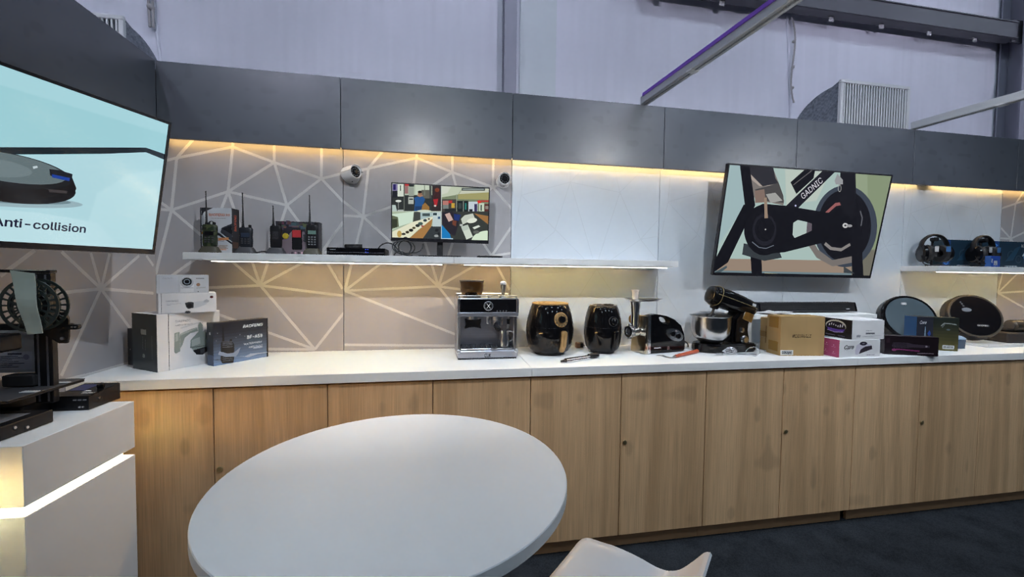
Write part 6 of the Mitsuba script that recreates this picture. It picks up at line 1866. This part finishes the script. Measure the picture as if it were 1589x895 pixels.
# ================================================================== TABLE AND STOOL
k = thing('round_table', 'white round bar table in the foreground', 'table', M((-0.0861, 1.0093, 0)))
part(k, 'tabletop', lathe([(0, 1.012), (0.3975, 1.012), (0.4006, 1.015), (0.4006, 1.038), (0.399, 1.040), (0, 1.040)], 128), white_lam, smooth=30)
part(k, 'top_plate', cyl(0.10, 0.008, (0, 0, 1.0075), 'z', 32, 0.001), steel)
part(k, 'column', bar((0, 0, 0.03), (0, 0, 1.0034), 0.035, 28), steel)
part(k, 'base', lathe([(0, 0.0005), (0.25, 0.0005), (0.25, 0.008), (0.10, 0.022), (0.036, 0.030), (0, 0.030)], 64), steel, smooth=30)

fw = np.array([-0.70, 0.714])
lt = np.array([0.714, 0.70])
k = thing('bar_stool', 'white moulded bar stool with a low back beside the round table', 'stool', M((0.432, 0.857, 0), rz=math.degrees(math.atan2(-fw[0], fw[1]))))
# local: y forward (towards the table), x to the right-hand side
prof = [(0.186, 0.700), (0.197, 0.735), (0.190, 0.757), (0.150, 0.763), (0.09, 0.757), (0.03, 0.745), (-0.035, 0.736), (-0.06, 0.746), (-0.085, 0.768), (-0.108, 0.800), (-0.128, 0.832), (-0.142, 0.850), (-0.147, 0.853)]
ps = spline(np.c_[prof, np.zeros(len(prof))], 44)[:, :2]
nu = 25
wid = np.interp(np.linspace(0, 1, 44), [0, 0.12, 0.3, 0.6, 0.8, 0.93, 1.0], [0.150, 0.172, 0.188, 0.198, 0.198, 0.178, 0.158])
top, bot = [], []
for (y, z), wd_ in zip(ps, wid):
    uu = np.linspace(-1, 1, nu)
    xs = uu * wd_
    zs = z - 0.010 * min(max((y - 0.02) / 0.12, 0), 1) * np.clip((np.abs(uu) - 0.8) / 0.2, 0, 1) ** 2 + 0.004 * uu ** 2
    top.append(np.stack([xs, np.full(nu, y), zs], 1))
top = np.array(top)
du = np.gradient(top, axis=1)
dv_ = np.gradient(top, axis=0)
nn_ = np.cross(du, dv_)
nn_ /= np.linalg.norm(nn_, axis=2, keepdims=True)
if nn_[20, 12, 2] < 0:
    nn_ = -nn_
bot = top - nn_ * 0.007
A_, B_ = top.shape[:2]
V = np.vstack([top.reshape(-1, 3), bot.reshape(-1, 3)])
F = []
for i in range(A_ - 1):
    for j in range(B_ - 1):
        a, b_, c_, d_ = i * B_ + j, i * B_ + j + 1, (i + 1) * B_ + j + 1, (i + 1) * B_ + j
        F += [[a, b_, c_], [a, c_, d_]]
        o_ = A_ * B_
        F += [[a + o_, c_ + o_, b_ + o_], [a + o_, d_ + o_, c_ + o_]]
edge = [j for j in range(B_)] + [i * B_ + B_ - 1 for i in range(1, A_)] + [(A_ - 1) * B_ + j for j in range(B_ - 2, -1, -1)] + [i * B_ for i in range(A_ - 2, 0, -1)]
for i in range(len(edge)):
    a, b_ = edge[i], edge[(i + 1) % len(edge)]
    F += [[a, b_ + A_ * B_, b_], [a, a + A_ * B_, b_ + A_ * B_]]
sh = trimesh.Trimesh(V, np.array(F), process=False)
sh.fix_normals()
part(k, 'shell', sh, white_gloss, smooth=40)
part(k, 'seat_mount', cyl(0.085, 0.010, (0, 0, 0.7168), 'z', 28, 0.002), steel)
part(k, 'column', cat(bar((0, 0, 0.36), (0, 0, 0.712), 0.020, 20), bar((0, 0, 0.03), (0, 0, 0.40), 0.028, 20)), steel)
part(k, 'footrest', tube([(-0.10 * math.cos(t) * 1.0, 0.03 + 0.11 * math.sin(t), 0.30) for t in np.linspace(0, math.pi, 20)], 0.009, 10), steel)
part(k, 'base', lathe([(0, 0.0005), (0.20, 0.0005), (0.20, 0.008), (0.08, 0.020), (0.028, 0.030), (0, 0.030)], 56), steel, smooth=30)
